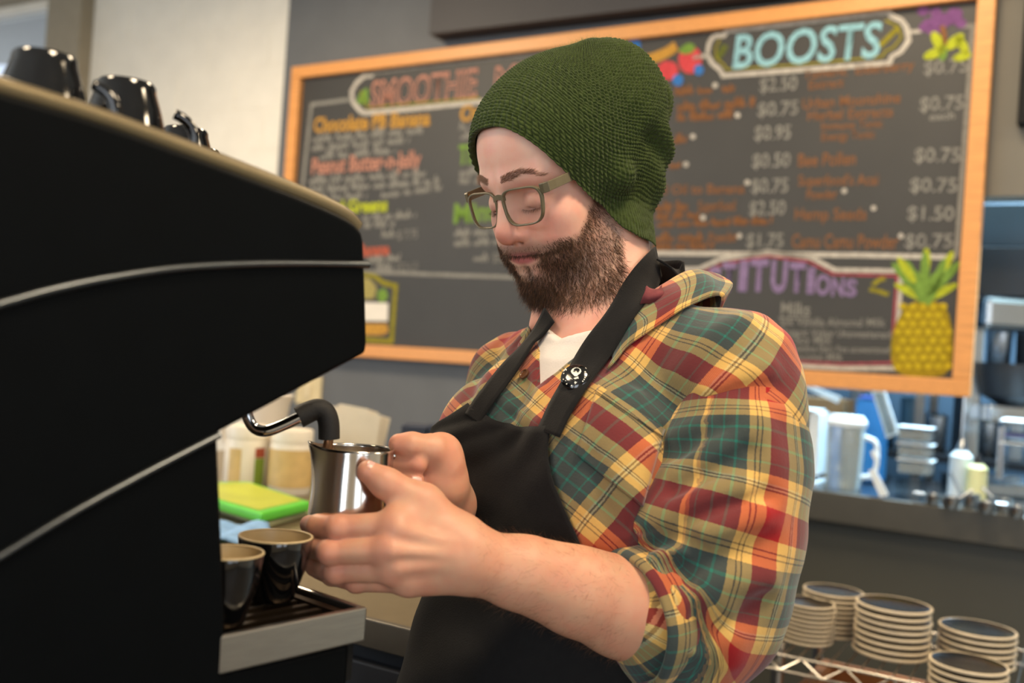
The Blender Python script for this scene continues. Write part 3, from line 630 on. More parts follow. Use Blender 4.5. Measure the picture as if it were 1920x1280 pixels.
t = kthing('wall_panel', 1890, -.6, 'navy kitchen hood panel above the rack', 'panel'); 
a0, a1 = kpos(1990, -.45), kpos(1500, -.45); wbox('hood_body', a0, a1, wpx(1890, 556, -.45)[1], wpx(1890, 462, -.45)[1], -.9, -.45, mat('hood_navy', (12, 24, 34), .4), t, .004); wbox('hood_lip', a0, a1, wpx(1890, 461, -.45)[1], wpx(1890, 380, -.45)[1], -.9, -.47, mat('hood_blue', (30, 48, 62), .4), t, .004)
# containers: three clear tubs with dark food
t0 = kthing('food_container', 1715, -.05, '', '')
bpy.data.objects.remove(t0)
for i, (y0, y1) in enumerate(((862, 892), (832, 860), (800, 829))):
    t = kthing('food_container', 1715, .0, 'clear plastic tub with dark food, %s of the stack of three on the pass counter' % ('bottom', 'middle', 'top')[i], 'container', 'stacked clear tubs')
    kbox('tub_body', 1684, 1742, y0+4, y1, .0, .10, m_clear, t); kbox('contents', 1689, 1730, y0+8, y1-4, -.004, .09, m_black, t); kbox('tub_lid', 1680, 1748, y0-1, y0+4, .004, .108, m_kwhite, t)
t = kthing('container_lid', 1656, .01, 'white rectangular lid leaning against the stack of clear tubs', 'lid')
def slab(name, pts, off, th, m, parent, dz=0.0, foot=False):
    q = [wpx(x, y, off) for x, y in pts]
    if foot: dz_ = min(z for s, z in q)-CTZ-.0006; q = [(s, z-dz_) for s, z in q]
    n = len(q); v = np.array([W(s, z, off) for s, z in q]+[W(s, z, off-th) for s, z in q])
    return mk(name, v, [tuple(range(n))[::-1], tuple(range(n, 2*n))]+[(i, (i+1) % n, (i+1) % n+n, i+n) for i in range(n)], m, parent)
slab('lid_plate', [(1634, 732), (1658, 732), (1684, 812), (1662, 822)], -.15, .02, m_kwhite, t, foot=False); slab('lid_rim', [(1638, 736), (1654, 736), (1678, 810), (1664, 816)], -.1455, .004, m_clear, t)
t = kthing('spatula', 1645, .10, 'white plastic scraper standing in front of the leaning lid', 'scraper'); slab('scraper_blade', [(1630, 850), (1642, 846), (1668, 896), (1652, 900)], .10, .006, m_kwhite, t, foot=True); slab('scraper_handle', [(1632, 846), (1640, 844), (1648, 858), (1638, 862)], .106, .016, m_kwhite, t)
t = kthing('blue_box', 1616, -.12, 'bright blue carton between the jug and the leaning lid', 'box'); kbox('carton_body', 1606, 1650, 748, 905, -.26, .10, m_kblue, t); kbox('carton_flap', 1610, 1644, 742, 748, -.26, .09, mat('kitchen_blue_dark', (60, 90, 190), .5), t)
t = kthing('clear_jug', 1570, .02, 'clear plastic jug with white lid beside the barista\'s shoulder', 'jug')
pj = W(kpos(1584, -.0), CTZ, -.03); lathe('jug_body', [(.052, 0), (.056, .006), (.060, .19), (.058, .20)], m_clear, t, pj, 28); lathe('jug_lid', [(.062, .2005), (.064, .215), (.05, .235), (.001, .236)], m_kwhite, t, pj, 28)
tube('jug_handle', smoothline([pj+WR*.058+Z*.17, pj+WR*.095+Z*.15, pj+WR*.095+Z*.06, pj+WR*.055+Z*.04], 14), .008, m_kwhite, t, 8)
t = kthing('storage_crate', 1520, -.02, 'white plastic crate partly hidden by the plaid sleeve', 'crate')
for a in ((1440, 1530, 760, 772), (1440, 1530, 826, 838), (1440, 1530, 892, 912)): kbox('crate_rail', *a, -.03, .14, m_kwhite, t)
for a in ((1442, 1452, 772, 892), (1518, 1530, 772, 892)): kbox('crate_post', *a, -.032, .13, m_kwhite, t)
kbox('crate_liner', 1454, 1516, 775, 890, -.05, .08, m_clear, t)
t = kthing('cardboard_carton', 1540, -.25, 'brown cardboard carton with an open white flap under the board', 'carton'); kbox('carton_body', 1490, 1570, 742, 905, -.30, .2, m_brown, t); slab('carton_flap', [(1500, 722), (1512, 720), (1576, 744), (1570, 756)], -.18, .012, m_kwhite, t)
# steel bowls, ladles and bottles on the right
m_ks = mat('kitchen_steel', (180, 186, 190), .2, 1.0, var=.04)
for i, (px_, off, r, h) in enumerate(((1758, .10, .024, .03), (1792, .15, .026, .035), (1828, .08, .028, .042), (1858, .15, .026, .034), (1890, .08, .028, .04), (1916, .16, .024, .032))):
    p = W(kpos(px_, off), CTZ, off); t = thing('measuring_cup', p, 'small steel measuring cup, %s from the left of the row on the pass counter' % ('first', 'second', 'third', 'fourth', 'fifth', 'sixth')[i], 'measuring cup', 'steel cups on the pass counter')
    lathe('cup_bowl', [(r*.7, 0), (r*.95, h*.4), (r, h), (r*.94, h), (r*.6, .004)], m_ks, t, p, 24, cap1=True)
    tube('cup_handle', [p+WR*r*(.9 if i % 2 else -.9)+Z*h*.9, p+WR*(r+.03)*(1 if i % 2 else -1)+Z*(h*.9+.03*(i % 3))], .004, m_ks, t, 8)
for i, (px_, off, r, h, m) in enumerate(((1806, -.15, .034, .19, m_kwhite), (1838, -.1, .03, .15, mat('pale_yellow', (210, 206, 150), .5)))):
    p = W(kpos(px_, off), CTZ, off); t = thing('squeeze_bottle', p, ('white squeeze bottle behind the steel cups', 'pale yellow squeeze bottle behind the steel cups')[i], 'bottle', 'squeeze bottles in the kitchen')
    lathe('bottle_body', [(r, 0), (r, h*.7), (r*.5, h*.8)], m, t, p, 20); lathe('bottle_cap', [(r*.5, h*.801), (r*.45, h*.86), (r*.15, h)], m_kdark if i else m_ks, t, p, 20)
t = kthing('mixer', 1885, -.3, 'steel kitchen mixer with a round black bowl right of the board', 'mixer')
pm = W(kpos(1896, -.50), CTZ, -.50); lathe('mixer_bowl', [(.05, .30), (.10, .33), (.12, .40), (.12, .44), (.112, .44), (.09, .34)], m_kdark, t, pm, 28); boxl('mixer_column', pm+np.array((-.16, .02, 0)), pm+np.array((-.10, .10, .62)), m_ks, t, .006); boxl('mixer_head', pm+np.array((-.16, -.10, .55)), pm+np.array((.12, .10, .66)), m_ks, t, .02); boxl('mixer_foot', pm+np.array((-.18, -.16, 0)), pm+np.array((.16, .12, .05)), m_ks, t, .01); boxl('bowl_rest', pm+np.array((-.1, -.05, .24)), pm+np.array((.08, .08, .299)), m_ks, t, .006)
t = kthing('tray_stack', 1900, .0, 'white trays with a folded violet towel at the right end of the pass counter', 'trays'); 
for a in ((1872, 1990, 828, 842), (1874, 1990, 786, 800)): kbox('tray', *a, -.06, .24, m_kwhite, t)
for a in ((1873, 1879, 800, 900), (1960, 1966, 800, 900)): kbox('tray_leg', *a, -.07, .2, m_ks, t)
kbox('folded_towel', 1878, 1985, 812, 828, -.07, .18, mat('violet_towel', (84, 92, 140), .8), t)
s0_, z0_ = wpx(1906, 232, .06); t = thing('wall_speaker', W(s0_-.16, z0_, .03), 'black wall box at the upper right edge, beside the menu board', 'wall box')
wbox('box_case', s0_-.30, s0_, z0_, z0_+.55, .001, .055, m_blkm, t, .006); wbox('box_grille', s0_-.28, s0_-.02, z0_+.03, z0_+.52, .055, .060, m_rub, t, .002)
# ------------------------------------------------------------------ wire shelf with saucer stacks
SZ = 0.79
m_wire = mat('shelf_chrome', (196, 192, 184), .22, 1.0, var=.03)
s00 = at_z(1425, 1219, SZ); 
def SP(a, b, z=SZ): return s00 + WR*a - WN*b + Z*(z-s00[2])
sh = thing('wire_shelf', SP(.4, .2, 0), 'chrome wire shelf holding stacks of saucers', 'shelf')
SLEN, SDEP = 1.0, .42
for b in (0, SDEP): 
    for dz in (0, -.03): tube('rail_wire', [SP(0, b, SZ+dz), SP(SLEN, b, SZ+dz)], .0035, m_wire, sh, 8)
for a in (0, SLEN):
    for dz in (0, -.03): tube('rail_wire', [SP(a, 0, SZ+dz), SP(a, SDEP, SZ+dz)], .0035, m_wire, sh, 8)
n = 24; zz = [SP(SLEN*i/n, -.0005, SZ-(.03 if i % 2 else 0)) for i in range(n+1)]; tube('truss_wire', zz, .0024, m_wire, sh, 6)
n = 10; zz = [SP(-.0005, SDEP*i/n, SZ-(.03 if i % 2 else 0)) for i in range(n+1)]; tube('truss_wire', zz, .0024, m_wire, sh, 6)
for i in range(34): tube('deck_wire', [SP(.02+i*.029, 0, SZ+.0035), SP(.02+i*.029, SDEP, SZ+.0035)], .0018, m_wire, sh, 6)
for a in (.03, SLEN-.03):
    for b in (.03, SDEP-.03): tube('post', [SP(a, b, 0), SP(a, b, SZ+.02)], .0125, m_wire, sh, 12)
t = thing('wooden_crate', SP(.3, .2, .55), 'brown wooden crate on the lower shelf level under the saucers', 'crate')
m_crate = mat('crate_wood', (150, 92, 40), .6, var=.2, scale=12)
for z_ in (.50, .58, .66): box('crate_slat', SP(.25, .03, z_), WR*.19, WN*.008, Z*.034, m_crate, t); box('crate_slat', SP(.25, .37, z_), WR*.19, WN*.008, Z*.034, m_crate, t)
for a in (.06, .44): box('crate_end', SP(a+.0, .2, .58), WR*.01, WN*.16, Z*.12, m_crate, t)
box('crate_base', SP(.25, .2, .455), WR*.17, WN*.16, Z*.008, m_crate, t)
for a in (0, SLEN): tube('lower_rail_wire', [SP(a, 0, .44), SP(a, SDEP, .44)], .0035, m_wire, sh, 8)
for i in range(17): tube('lower_deck_wire', [SP(0, .01+i*.025, .443), SP(SLEN, .01+i*.025, .443)], .002, m_wire, sh, 6)
m_sauc = mat('saucer_cream', (206, 190, 162), .4, var=.05, scale=50); m_sblack = mat('saucer_black', (20, 18, 17), .25, var=.1)
def saucer_meshes(r, h):
    a, f = lathe_data([(r*.62, 0), (r*.66, .0), (r*.97, h*.50), (r, h*.62), (r, h*.92), (r*.985, h), (r*.93, h*.98)], 40, True, False)
    b, g = lathe_data([(r*.93, h*.98), (r*.88, h*.84), (r*.5, h*.62), (.0008, h*.60)], 40, False, True); return (a, f), (b, g)
ORD = ['bottom', 'second', 'third', 'fourth', 'fifth', 'sixth', 'seventh', 'eighth', 'ninth', 'tenth']
STK = [(1512, 1207, 97, 9, .0093, 'small narrow stack at the shelf\'s left end'), (1557, 1192, 110, 9, .0105, 'stack behind the small narrow one'), (1669, 1233, 137, 8, .0132, 'tall wide stack in the shelf middle'), (1828, 1250, 137, 6, .0125, 'wide stack at the shelf\'s right end'), (1812, 1296, 140, 4, .0125, 'low stack at the front right edge')]
for px_, py_, wd_, n, h, lab in STK:
    base = at_z(px_, py_-4, SZ+.0055); d = pix(base)[2]; r = wd_/2*d/FPX
    me = None
    for i in range(n):
        pos = 'bottom' if i == 0 else 'topmost' if i == n-1 else ORD[i]+' from the bottom'
        jx, jy = random.uniform(-.0015, .0015), random.uniform(-.0015, .0015)
        t = thing('saucer', base+np.array((jx, jy, i*h*1.0)), 'saucer, %s of the %s' % (pos, lab), 'saucer', lab)
        if me is None:
            (a, f), (b, g) = saucer_meshes(r, h*.99)
            o1 = mk('saucer_rim', a, f, m_sauc, t, True, world=False); o2 = mk('saucer_well', b, g, m_sblack, t, True, world=False); me = (o1.data, o2.data)
        else:
            put('saucer_rim', me[0], t, False); put('saucer_well', me[1], t, False)
# ------------------------------------------------------------------ implicit-surface modelling kit (numpy)
def smin(a, b, k):
    h = np.clip(.5+.5*(b-a)/k, 0, 1); return b*(1-h)+a*h-k*h*(1-h)
def smax(a, b, k): return -smin(-a, -b, k)
def sph(p, c, r): return np.linalg.norm(p-np.asarray(c), axis=1)-r
def ell(p, c, r, R=None):
    q = p-np.asarray(c)
    if R is not None: q = q@np.asarray(R)
    r = np.asarray(r); k0 = np.linalg.norm(q/r, axis=1); k1 = np.linalg.norm(q/(r*r), axis=1)+1e-9
    return k0*(k0-1)/k1
def rcone(p, a, b, ra, rb):
    a, b = np.asarray(a, float), np.asarray(b, float); ba = b-a; t = np.clip((p-a)@ba/(ba@ba), 0, 1)
    return np.linalg.norm(p-a-t[:, None]*ba, axis=1)-(ra+(rb-ra)*t)
def chain(p, pts, rs, k=None):
    d = None
    for i in range(len(pts)-1):
        e = rcone(p, pts[i], pts[i+1], rs[i], rs[i+1]); d = e if d is None else (np.minimum(d, e) if not k else smin(d, e, k))
    return d
def polydist2(x, y, poly):
    """signed distance to a 2-D polygon"""
    P_ = np.array(poly); d = np.full(x.shape, 1e9); ins = np.zeros(x.shape, bool); n = len(P_)
    for i in range(n):
        a, b = P_[i], P_[(i+1) % n]; e = b-a; wx, wy = x-a[0], y-a[1]; t = np.clip((wx*e[0]+wy*e[1])/(e@e+1e-12), 0, 1)
        d = np.minimum(d, (wx-e[0]*t)**2+(wy-e[1]*t)**2)
        c = ((a[1] > y) != (b[1] > y)) & (x < (b[0]-a[0])*(y-a[1])/(b[1]-a[1]+1e-12)+a[0]); ins ^= c
    d = np.sqrt(d); return np.where(ins, -d, d)
def grad(f, p, e=4e-4):
    k = np.array([[1, -1, -1], [-1, -1, 1], [-1, 1, -1], [1, 1, 1]], float); g = 0
    for v in k: g = g+v*f(p+v*e)[:, None]
    return g/(4*e)
def isomesh(f, lo, hi, h, B=8, newton=2, slack=1.0):
    lo = np.array(lo, float); n = (np.ceil((np.array(hi)-lo)/(h*B))).astype(int); N = n*B
    bi = np.stack(np.meshgrid(*[np.arange(k) for k in n], indexing='ij'), -1).reshape(-1, 3)
    cen = lo+(bi*B+(B-1)/2)*h; fc = f(cen)
    act = np.abs(fc) < h*B*slack
    V = np.ones(N, np.float32); 
    sg = np.where(fc < 0, -1, 1).astype(np.float32).reshape(n); V *= np.repeat(np.repeat(np.repeat(sg, B, 0), B, 1), B, 2)
    loc = np.stack(np.meshgrid(*[np.arange(B)]*3, indexing='ij'), -1).reshape(-1, 3)
    ab = bi[act]; CH = 400
    for i in range(0, len(ab), CH):
        idx = (ab[i:i+CH, None]*B+loc[None]).reshape(-1, 3); V[idx[:, 0], idx[:, 1], idx[:, 2]] = f(lo+idx*h)
    S = V < 0
    c = [S[a:N[0]-1+a, b:N[1]-1+b, d:N[2]-1+d] for a in (0, 1) for b in (0, 1) for d in (0, 1)]
    any_ = np.logical_or.reduce(c); all_ = np.logical_and.reduce(c); mix = any_ & ~all_
    cell = np.argwhere(mix); ids = np.full(mix.shape, -1, np.int64); ids[mix] = np.arange(len(cell))
    off = np.array([(a, b, d) for a in (0, 1) for b in (0, 1) for d in (0, 1)])
    val = np.stack([V[cell[:, 0]+o[0], cell[:, 1]+o[1], cell[:, 2]+o[2]] for o in off], 1)
    acc = np.zeros((len(cell), 3)); cnt = np.zeros(len(cell))
    for i in range(8):
        for j in range(i+1, 8):
            if np.abs(off[i]-off[j]).sum() != 1: continue
            m = (val[:, i] < 0) != (val[:, j] < 0); t = np.where(m, val[:, i]/(val[:, i]-val[:, j]+1e-12*(~m)), 0)
            acc += np.where(m[:, None], off[i]+t[:, None]*(off[j]-off[i]), 0); cnt += m
    verts = lo+(cell+acc/cnt[:, None])*h
    F = []
    for ax in range(3):
        a1, a2 = (ax+1) % 3, (ax+2) % 3
        sl0 = [slice(None)]*3; sl1 = [slice(None)]*3; sl0[ax] = slice(0, -1); sl1[ax] = slice(1, None)
        d = S[tuple(sl0)] != S[tuple(sl1)]; e = np.argwhere(d)
        ok = (e[:, a1] > 0) & (e[:, a2] > 0) & (e[:, a1] < N[a1]-1) & (e[:, a2] < N[a2]-1); e = e[ok]
        o1 = np.zeros(3, int); o1[a1] = 1; o2 = np.zeros(3, int); o2[a2] = 1
        q = np.stack([ids[tuple((e-o1-o2).T)], ids[tuple((e-o2).T)], ids[tuple(e.T)], ids[tuple((e-o1).T)]], 1)
        inn = S[tuple(e.T)]; q[~inn] = q[~inn][:, ::-1]; F.append(q)
    F = np.vstack(F); F = F[(F >= 0).all(1)]
    for _ in range(newton):
        g = grad(f, verts); v = f(verts); g2 = (g*g).sum(1)+1e-9; st = np.clip(v/g2, -h, h); verts = verts-g*st[:, None]*.9
    return verts, F
def march(f, px, py, d0=.4, d1=2.0, off=0.0):
    """where the view ray of a pixel meets the surface f = off (3-D point)"""
    px, py = np.atleast_1d(px).astype(float), np.atleast_1d(py).astype(float)
    v = _f[None]+_r[None]*((px-960)/FPX)[:, None]+_u[None]*((640-py)/FPX)[:, None]; L = np.linalg.norm(v, axis=1); v = v/L[:, None]
    t = np.full(len(px), d0); best = np.full(len(px), 1e9); bt = t.copy()
    for _ in range(140):
        d = f(CAM+v*t[:, None])-off; m = np.abs(d) < best; best[m] = np.abs(d)[m]; bt[m] = t[m]
        t = np.minimum(t+np.clip(d, -.05, .05)*.7, d1)
    return CAM+v*bt[:, None]
# ------------------------------------------------------------------ the barista
HY, HP = math.radians(52), math.radians(26)
f0 = np.array([-math.sin(HY), -math.cos(HY), 0]); HLx = np.array([math.cos(HY), -math.sin(HY), 0])
HF = f0*math.cos(HP)-Z*math.sin(HP); HU = Z*math.cos(HP)+f0*math.sin(HP)
HM = np.stack([HLx, HF, HU], 1)                       # columns: left, forward, up of the head
HO = P(940, 378, 1.066)-HM@np.array([0, .098, .003])
def hw(q): return HO+np.asarray(q)@HM.T
def hl(p): return (p-HO)@HM
TY = math.radians(47)
TF = np.array([-math.sin(TY), -math.cos(TY), 0]); TL = np.array([math.cos(TY), -math.sin(TY), 0]); TM = np.stack([TL, TF, Z], 1)
NB = P(1135, 600, 1.10)                               # base of the neck
def tw(q): return NB+np.asarray(q)@TM.T
def tl(p): return (p-NB)@TM

# ---- head and neck in head space (left, forward, up)
neck_a = np.array([0, -.03, -.045]); neck_b = hl((NB+Z*-.03)[None])[0]
def head_sdf(q):
    x = np.abs(q[:, 0]); s = np.stack([x, q[:, 1], q[:, 2]], 1)
    d = ell(s, (0, -.012, .035), (.076, .100, .090))
    d = smin(d, ell(s, (0, .038, .040), (.063, .055, .066)), .02)
    d = smin(d, ell(s, (0, .030, -.035), (.060, .066, .085)), .02)
    d = smin(d, rcone(s, (.047, .000, -.066), (.014, .068, -.098), .021, .019), .02)
    d = smin(d, ell(s, (0, .067, -.097), (.021, .020, .019)), .018)
    d = smin(d, sph(s, (.043, .058, -.028), .023), .018)
    d = smin(d, sph(s, (.032, .060, -.058), .026), .02)
    d = smin(d, rcone(s, (.008, .088, .021), (.044, .072, .022), .0105, .010), .013)
    d = smax(d, -sph(s, (.034, .108, -.002), .0205), .014)
    d = smin(d, sph(s, (.0325, .0735, -.004), .0145), .004)                      # lowered lids
    d = smax(d, -rcone(s, (.022, .0885, -.0105), (.044, .0800, -.0095), .0012, .0010), .002)
    d = smax(d, -rcone(s, (.020, .0905, .0085), (.045, .080, .0075), .0012, .001), .003)
    d = smin(d, ell(s, (0, .0655, -.064), (.032, .025, .026)), .014)              # muzzle
    d = smin(d, rcone(s, (0, .0885, .012), (0, .1030, -.027), .0072, .0100), .010)
    d = smin(d, sph(s, (0, .1035, -.0325), .0112), .008)
    d = smin(d, ell(s, (.0132, .0920, -.0355), (.0080, .0110, .0080)), .006)
    d = smax(d, -rcone(s, (.0062, .1000, -.0445), (.0095, .0920, -.0435), .0028, .0034), .003)
    # lips with a faint smile
    zc = -.0725+.10*np.maximum(x-.012, 0)
    d = smin(d, rcone(np.stack([x, s[:, 1], s[:, 2]-zc*0], 1), (0, .0865, -.0575), (.027, .0735, -.0555), .0036, .0018), .004)
    d = smin(d, rcone(s, (0, .0860, -.0660), (.024, .0740, -.0595), .0048, .0022), .004)
    d = smax(d, -rcone(s, (0, .0920, -.0615), (.0310, .0730, -.0550), .0012, .0012), .0025)
    d = smax(d, -sph(s, (0, .0955, -.0800), .0065), .008)
    d = smin(d, sph(s, (.074, -.006, -.006), .012), .012)                          # ear bulge under the hat
    n = rcone(q, neck_a, neck_b, .056, .064)
    d = smin(d, n, .022)
    d = smin(d, rcone(s, (.05, -.012, -.06), hl((NB+TF*.045-Z*.01)[None])[0]*np.array([0, 1, 1])+np.array([.012, 0, 0]), .012, .011), .014)
    return d
def HeadW(p): return head_sdf(hl(p))

# ---- arms and hands (world space)
def PP(*a): return np.array([P(*t) for t in a])
LH = dict(
 fore=(PP((1272, 1182, .950), (1165, 1142, .925), (1080, 1112, .905), (960, 1072, .882), (880, 1041, .864)), (.0430, .0425, .0365, .0295, .0265)),
 meta=[((862, 1015, .864), (742, 985, .846)), ((862, 1036, .860), (730, 1030, .838)), ((862, 1055, .862), (738, 1066, .842)), ((866, 1070, .868), (768, 1088, .850))],
 idx=(PP((742, 985, .846), (636, 989, .850), (596, 985, .868), (580, 983, .886)), (.0122, .0108, .0094, .0084)),
 mid=(PP((730, 1030, .838), (620, 1034, .845), (586, 1024, .868), (580, 1012, .886)), (.0124, .0108, .0094, .0082)),
 rng=(PP((738, 1066, .842), (630, 1070, .851), (592, 1060, .872), (582, 1048, .890)), (.0118, .0100, .0088, .0078)),
 pky=(PP((766, 1088, .850), (668, 1090, .860), (622, 1080, .874), (596, 1070, .890)), (.0108, .0088, .0078, .0070)),
 thb=(PP((850, 1005, .868), (792, 942, .866), (724, 906, .860), (690, 884, .8605)), (.0190, .0155, .0124, .0098)))
def lhand(p):
    d = chain(p, *LH['fore'], k=.01)
    d = smin(d, rcone(p, P(1215, 1140, .93), P(1000, 1070, .885), .040, .026), .02)
    m = None
    for a, b in LH['meta']:
        e = rcone(p, P(*a), P(*b), .0165, .0128); m = e if m is None else smin(m, e, .016)
    d = smin(d, m, .022)
    d = smin(d, rcone(p, P(840, 1010, .872), P(800, 1060, .865), .020, .017), .018)
    fs = None
    for k in ('idx', 'mid', 'rng', 'pky'):
        q, r = LH[k]; e = chain(p, q, r, .004); e = smin(e, sph(p, q[1]-np.array([0, .0030, 0]), r[1]*.88), .005)
        fs = e if fs is None else smin(fs, e, .0012)
        d = smin(d, sph(p, q[0]+np.array([0, -.0035, .001]), .0105), .009)
    d = smin(d, fs, .006)
    q, r = LH['thb']; e = chain(p, q, r, .008); d = smin(d, e, .013)
    d = smin(d, rcone(p, P(800, 955, .866), P(755, 985, .850), .0105, .0105), .018)
    # tendons
    for a, b in ((( 850, 1022, .842), (748, 992, .832)), ((850, 1040, .838), (738, 1032, .825)), ((852, 1056, .841), (748, 1064, .829))):
        d = smin(d, rcone(p, P(*a), P(*b), .0016, .0022), .010)
    return d
RH = dict(
 palm=(PP((826, 852, .948), (822, 905, .955), (836, 946, .985), (848, 955, 1.10), (900, 950, 1.27)), (.0215, .0260, .0270, .0320, .0400)),
 thb=(PP((834, 868, .944), (812, 842, .932), (772, 834, .922), (748, 832, .922)), (.0180, .0135, .0112, .0096)))
def rhand(p):
    d = chain(p, *RH['palm'], k=.015)
    for (y, x2, r) in ((867, 782, .0106), (898, 776, .0104), (926, 772, .0100)):
        d2 = chain(p, PP((812, y-2, .985), (770, y-2, .972), (744, y, .945), (744, y, .930), (x2, y+3, .9215)), (.0130, .0118, .0112, .0108, r*.90), .004)
        d = smin(d, d2, .0045)
    d = smin(d, rcone(p, P(815, 860, .975), P(815, 925, .98), .020, .020), .02)
    d = smin(d, chain(p, *RH['thb'], k=.006), .0055)
    return d

# ---- torso of the shirt (torso space: left, forward, up)
SHJ = tl(P(1392, 722, .985)[None])[0]
def torso0(p):
    t = tl(p); d = ell(t, (0, .005, -.21), (.171, .128, .21))
    d = smin(d, ell(t, (0, .028, -.42), (.175, .150, .26)), .05)
    d = smin(d, ell(t, (0, -.05, -.16), (.16, .09, .17)), .05)
    d = smin(d, rcone(t, (.03, -.02, -.028), SHJ+np.array((-.01, .0, .012)), .060, .056), .035)
    d = smin(d, rcone(t, (-.03, -.02, -.035), (-.140, -.005, -.080), .058, .054), .035)
    d = smin(d, rcone(t, (-.140, -.005, -.080), (-.160, .005, -.15), .054, .048), .03)
    d = smin(d, rcone(t, SHJ+np.array((-.01, .0, .012)), SHJ+np.array((.012, .006, -.030)), .056, .058), .03)
    d = smin(d, ell(t, (.085, .085, -.16), (.075, .05, .085)), .04)
    d = smin(d, ell(t, (-.085, .085, -.16), (.075, .05, .085)), .04)
    return d
# ---- cloth folds: ridges (+) and valleys (-) along curves laid on the surface
def seg_dist(p, pts):
    d = np.full(len(p), 1e9)
    for a, b in zip(pts[:-1], pts[1:]):
        ba = b-a; t = np.clip((p-a)@ba/(ba@ba+1e-12), 0, 1); d = np.minimum(d, ((p-a-t[:, None]*ba)**2).sum(1))
    return d
def with_folds(base, specs):
    F = []
    for pts, h, r in specs:
        q = np.array(pts, float); w = march(base, q[:, 0], q[:, 1]); F.append((smoothline(w, max(4, len(w)*2)), h, r, w.mean(0), np.max(np.linalg.norm(w-w.mean(0), axis=1))))
    def f(p):
        d = base(p)
        d = d-.0013*np.sin(p[:, 0]*62+2.5*np.sin(p[:, 2]*31+p[:, 1]*17))*np.sin(p[:, 2]*48+2*np.sin(p[:, 0]*37)+p[:, 1]*21)
        for c, h, r, m, ext in F:
            k = np.linalg.norm(p-m, axis=1) < ext+3*r
            if k.any(): d[k] = d[k]-h*np.exp(-seg_dist(p[k], c)/(r*r))
        return d
    return f
torso1 = with_folds(torso0, [
    ([(1385, 600), (1330, 640), (1270, 700)], .004, .016), ([(1440, 690), (1380, 705), (1330, 735), (1280, 800)], .006, .012), ([(1455, 725), (1400, 728), (1345, 752)], -.004, .008),
    ([(1310, 770), (1255, 835), (1228, 930), (1215, 1010)], -.008, .015), ([(1190, 740), (1165, 830), (1145, 930)], .004, .010), ([(1210, 850), (1185, 930), (1175, 1000)], .006, .012),
    ([(1235, 640), (1180, 690), (1120, 780)], .003, .014), ([(1110, 860), (1130, 920), (1160, 985)], -.004, .012), ([(990, 620), (955, 660), (905, 730)], .004, .008), ([(965, 610), (930, 655), (880, 740)], -.004, .009),
    ([(930, 740), (975, 770), (1010, 790)], .004, .007), ([(985, 720), (975, 755), (960, 780)], -.005, .006), ([(1015, 735), (1000, 765), (985, 790)], .005, .006)])
# neckline: V opening and neck hole
V_px = [(1036, 560), (1022, 620), (1012, 665), (1001, 728), (1040, 698), (1082, 664), (1130, 628), (1185, 560)]
vw = tl(march(torso0, [p[0] for p in V_px], [p[1] for p in V_px])); V_poly = [(a, z) for a, b, z in vw]; V_poly = [(V_poly[0][0]-.01, .12)]+V_poly+[(V_poly[-1][0]+.01, .12)]
def shirt_sdf(p):
    d = torso1(p); t = tl(p)
    v = np.maximum(polydist2(t[:, 0], t[:, 2], V_poly), np.abs(d)-.014)
    v = np.maximum(v, -(t[:, 1]-.0))
    d = smax(d, -v, .003)
    d = smax(d, -rcone(p, NB-Z*.02+TF*.005, NB+Z*.12-TF*.01, .066, .075), .006)
    return d
def tee_sdf(p):
    t = tl(p); d = torso0(p)+.0085
    d = smin(d, rcone(p, NB-Z*.055+TF*.012, NB-Z*.038+TF*.010, .070, .0645), .02)
    return smax(d, t[:, 2]+.025-.35*(np.abs(t[:, 0]))-.2*np.maximum(-t[:, 1], 0), .004)
# sleeve of the near arm
SLV = PP((1388, 735, .983), (1379, 880, .963), (1347, 1010, .952), (1316, 1130, .950), (1280, 1215, .950)), (.0590, .0660, .0740, .0720, .0610)
CUFC = P(1216, 1152, .930); CUFX = unit(P(1110, 1180, .902)-CUFC)
def sleeve0(p):
    d = chain(p, *SLV, k=.03); d = smin(d, rcone(p, P(1318, 1120, .955), CUFC-CUFX*.004, .062, .0500), .03)
    d = smin(d, rcone(p, P(1262, 980, .94), P(1330, 960, .94), .030, .040), .03)
    d = smin(d, rcone(p, P(1290, 860, .985), P(1265, 960, .965), .040, .034), .03)
    return d
sleeve_sdf = with_folds(sleeve0, [
    ([(1205, 985), (1290, 940), (1390, 915)], .010, .013), ([(1195, 1022), (1240, 1012), (1300, 1016)], -.016, .009), ([(1225, 1055), (1272, 1125), (1286, 1215)], .007, .008), ([(1262, 1050), (1300, 1120), (1312, 1200)], -.007, .009),
    ([(1250, 1040), (1320, 1000), (1420, 965)], .012, .011), ([(1270, 1075), (1340, 1040), (1440, 1015)], -.009, .013), ([(1300, 1120), (1370, 1090), (1440, 1085)], .008, .012), ([(1330, 1180), (1390, 1160), (1430, 1130)], -.007, .012), ([(1290, 985), (1350, 950), (1440, 930)], -.006, .009), ([(1270, 880), (1340, 850), (1420, 800)], .008, .013), ([(1265, 925), (1330, 890), (1400, 845)], -.008, .011), ([(1420, 800), (1455, 900), (1440, 1010)], .005, .016),
    ([(1330, 1100), (1370, 1160), (1370, 1240)], .005, .014), ([(1260, 820), (1330, 790), (1400, 775), (1468, 770)], .004, .010), ([(1255, 870), (1300, 830), (1350, 800)], -.005, .010), ([(1180, 980), (1210, 960), (1250, 880)], .006, .010)])
RSL = PP((945, 730, 1.235), (925, 820, 1.28), (915, 915, 1.32)), (.042, .046, .047)
def rsleeve(p): return smin(chain(p, *RSL, k=.03), rcone(p, P(905, 915, 1.32), P(880, 945, 1.235), .047, .043), .02)

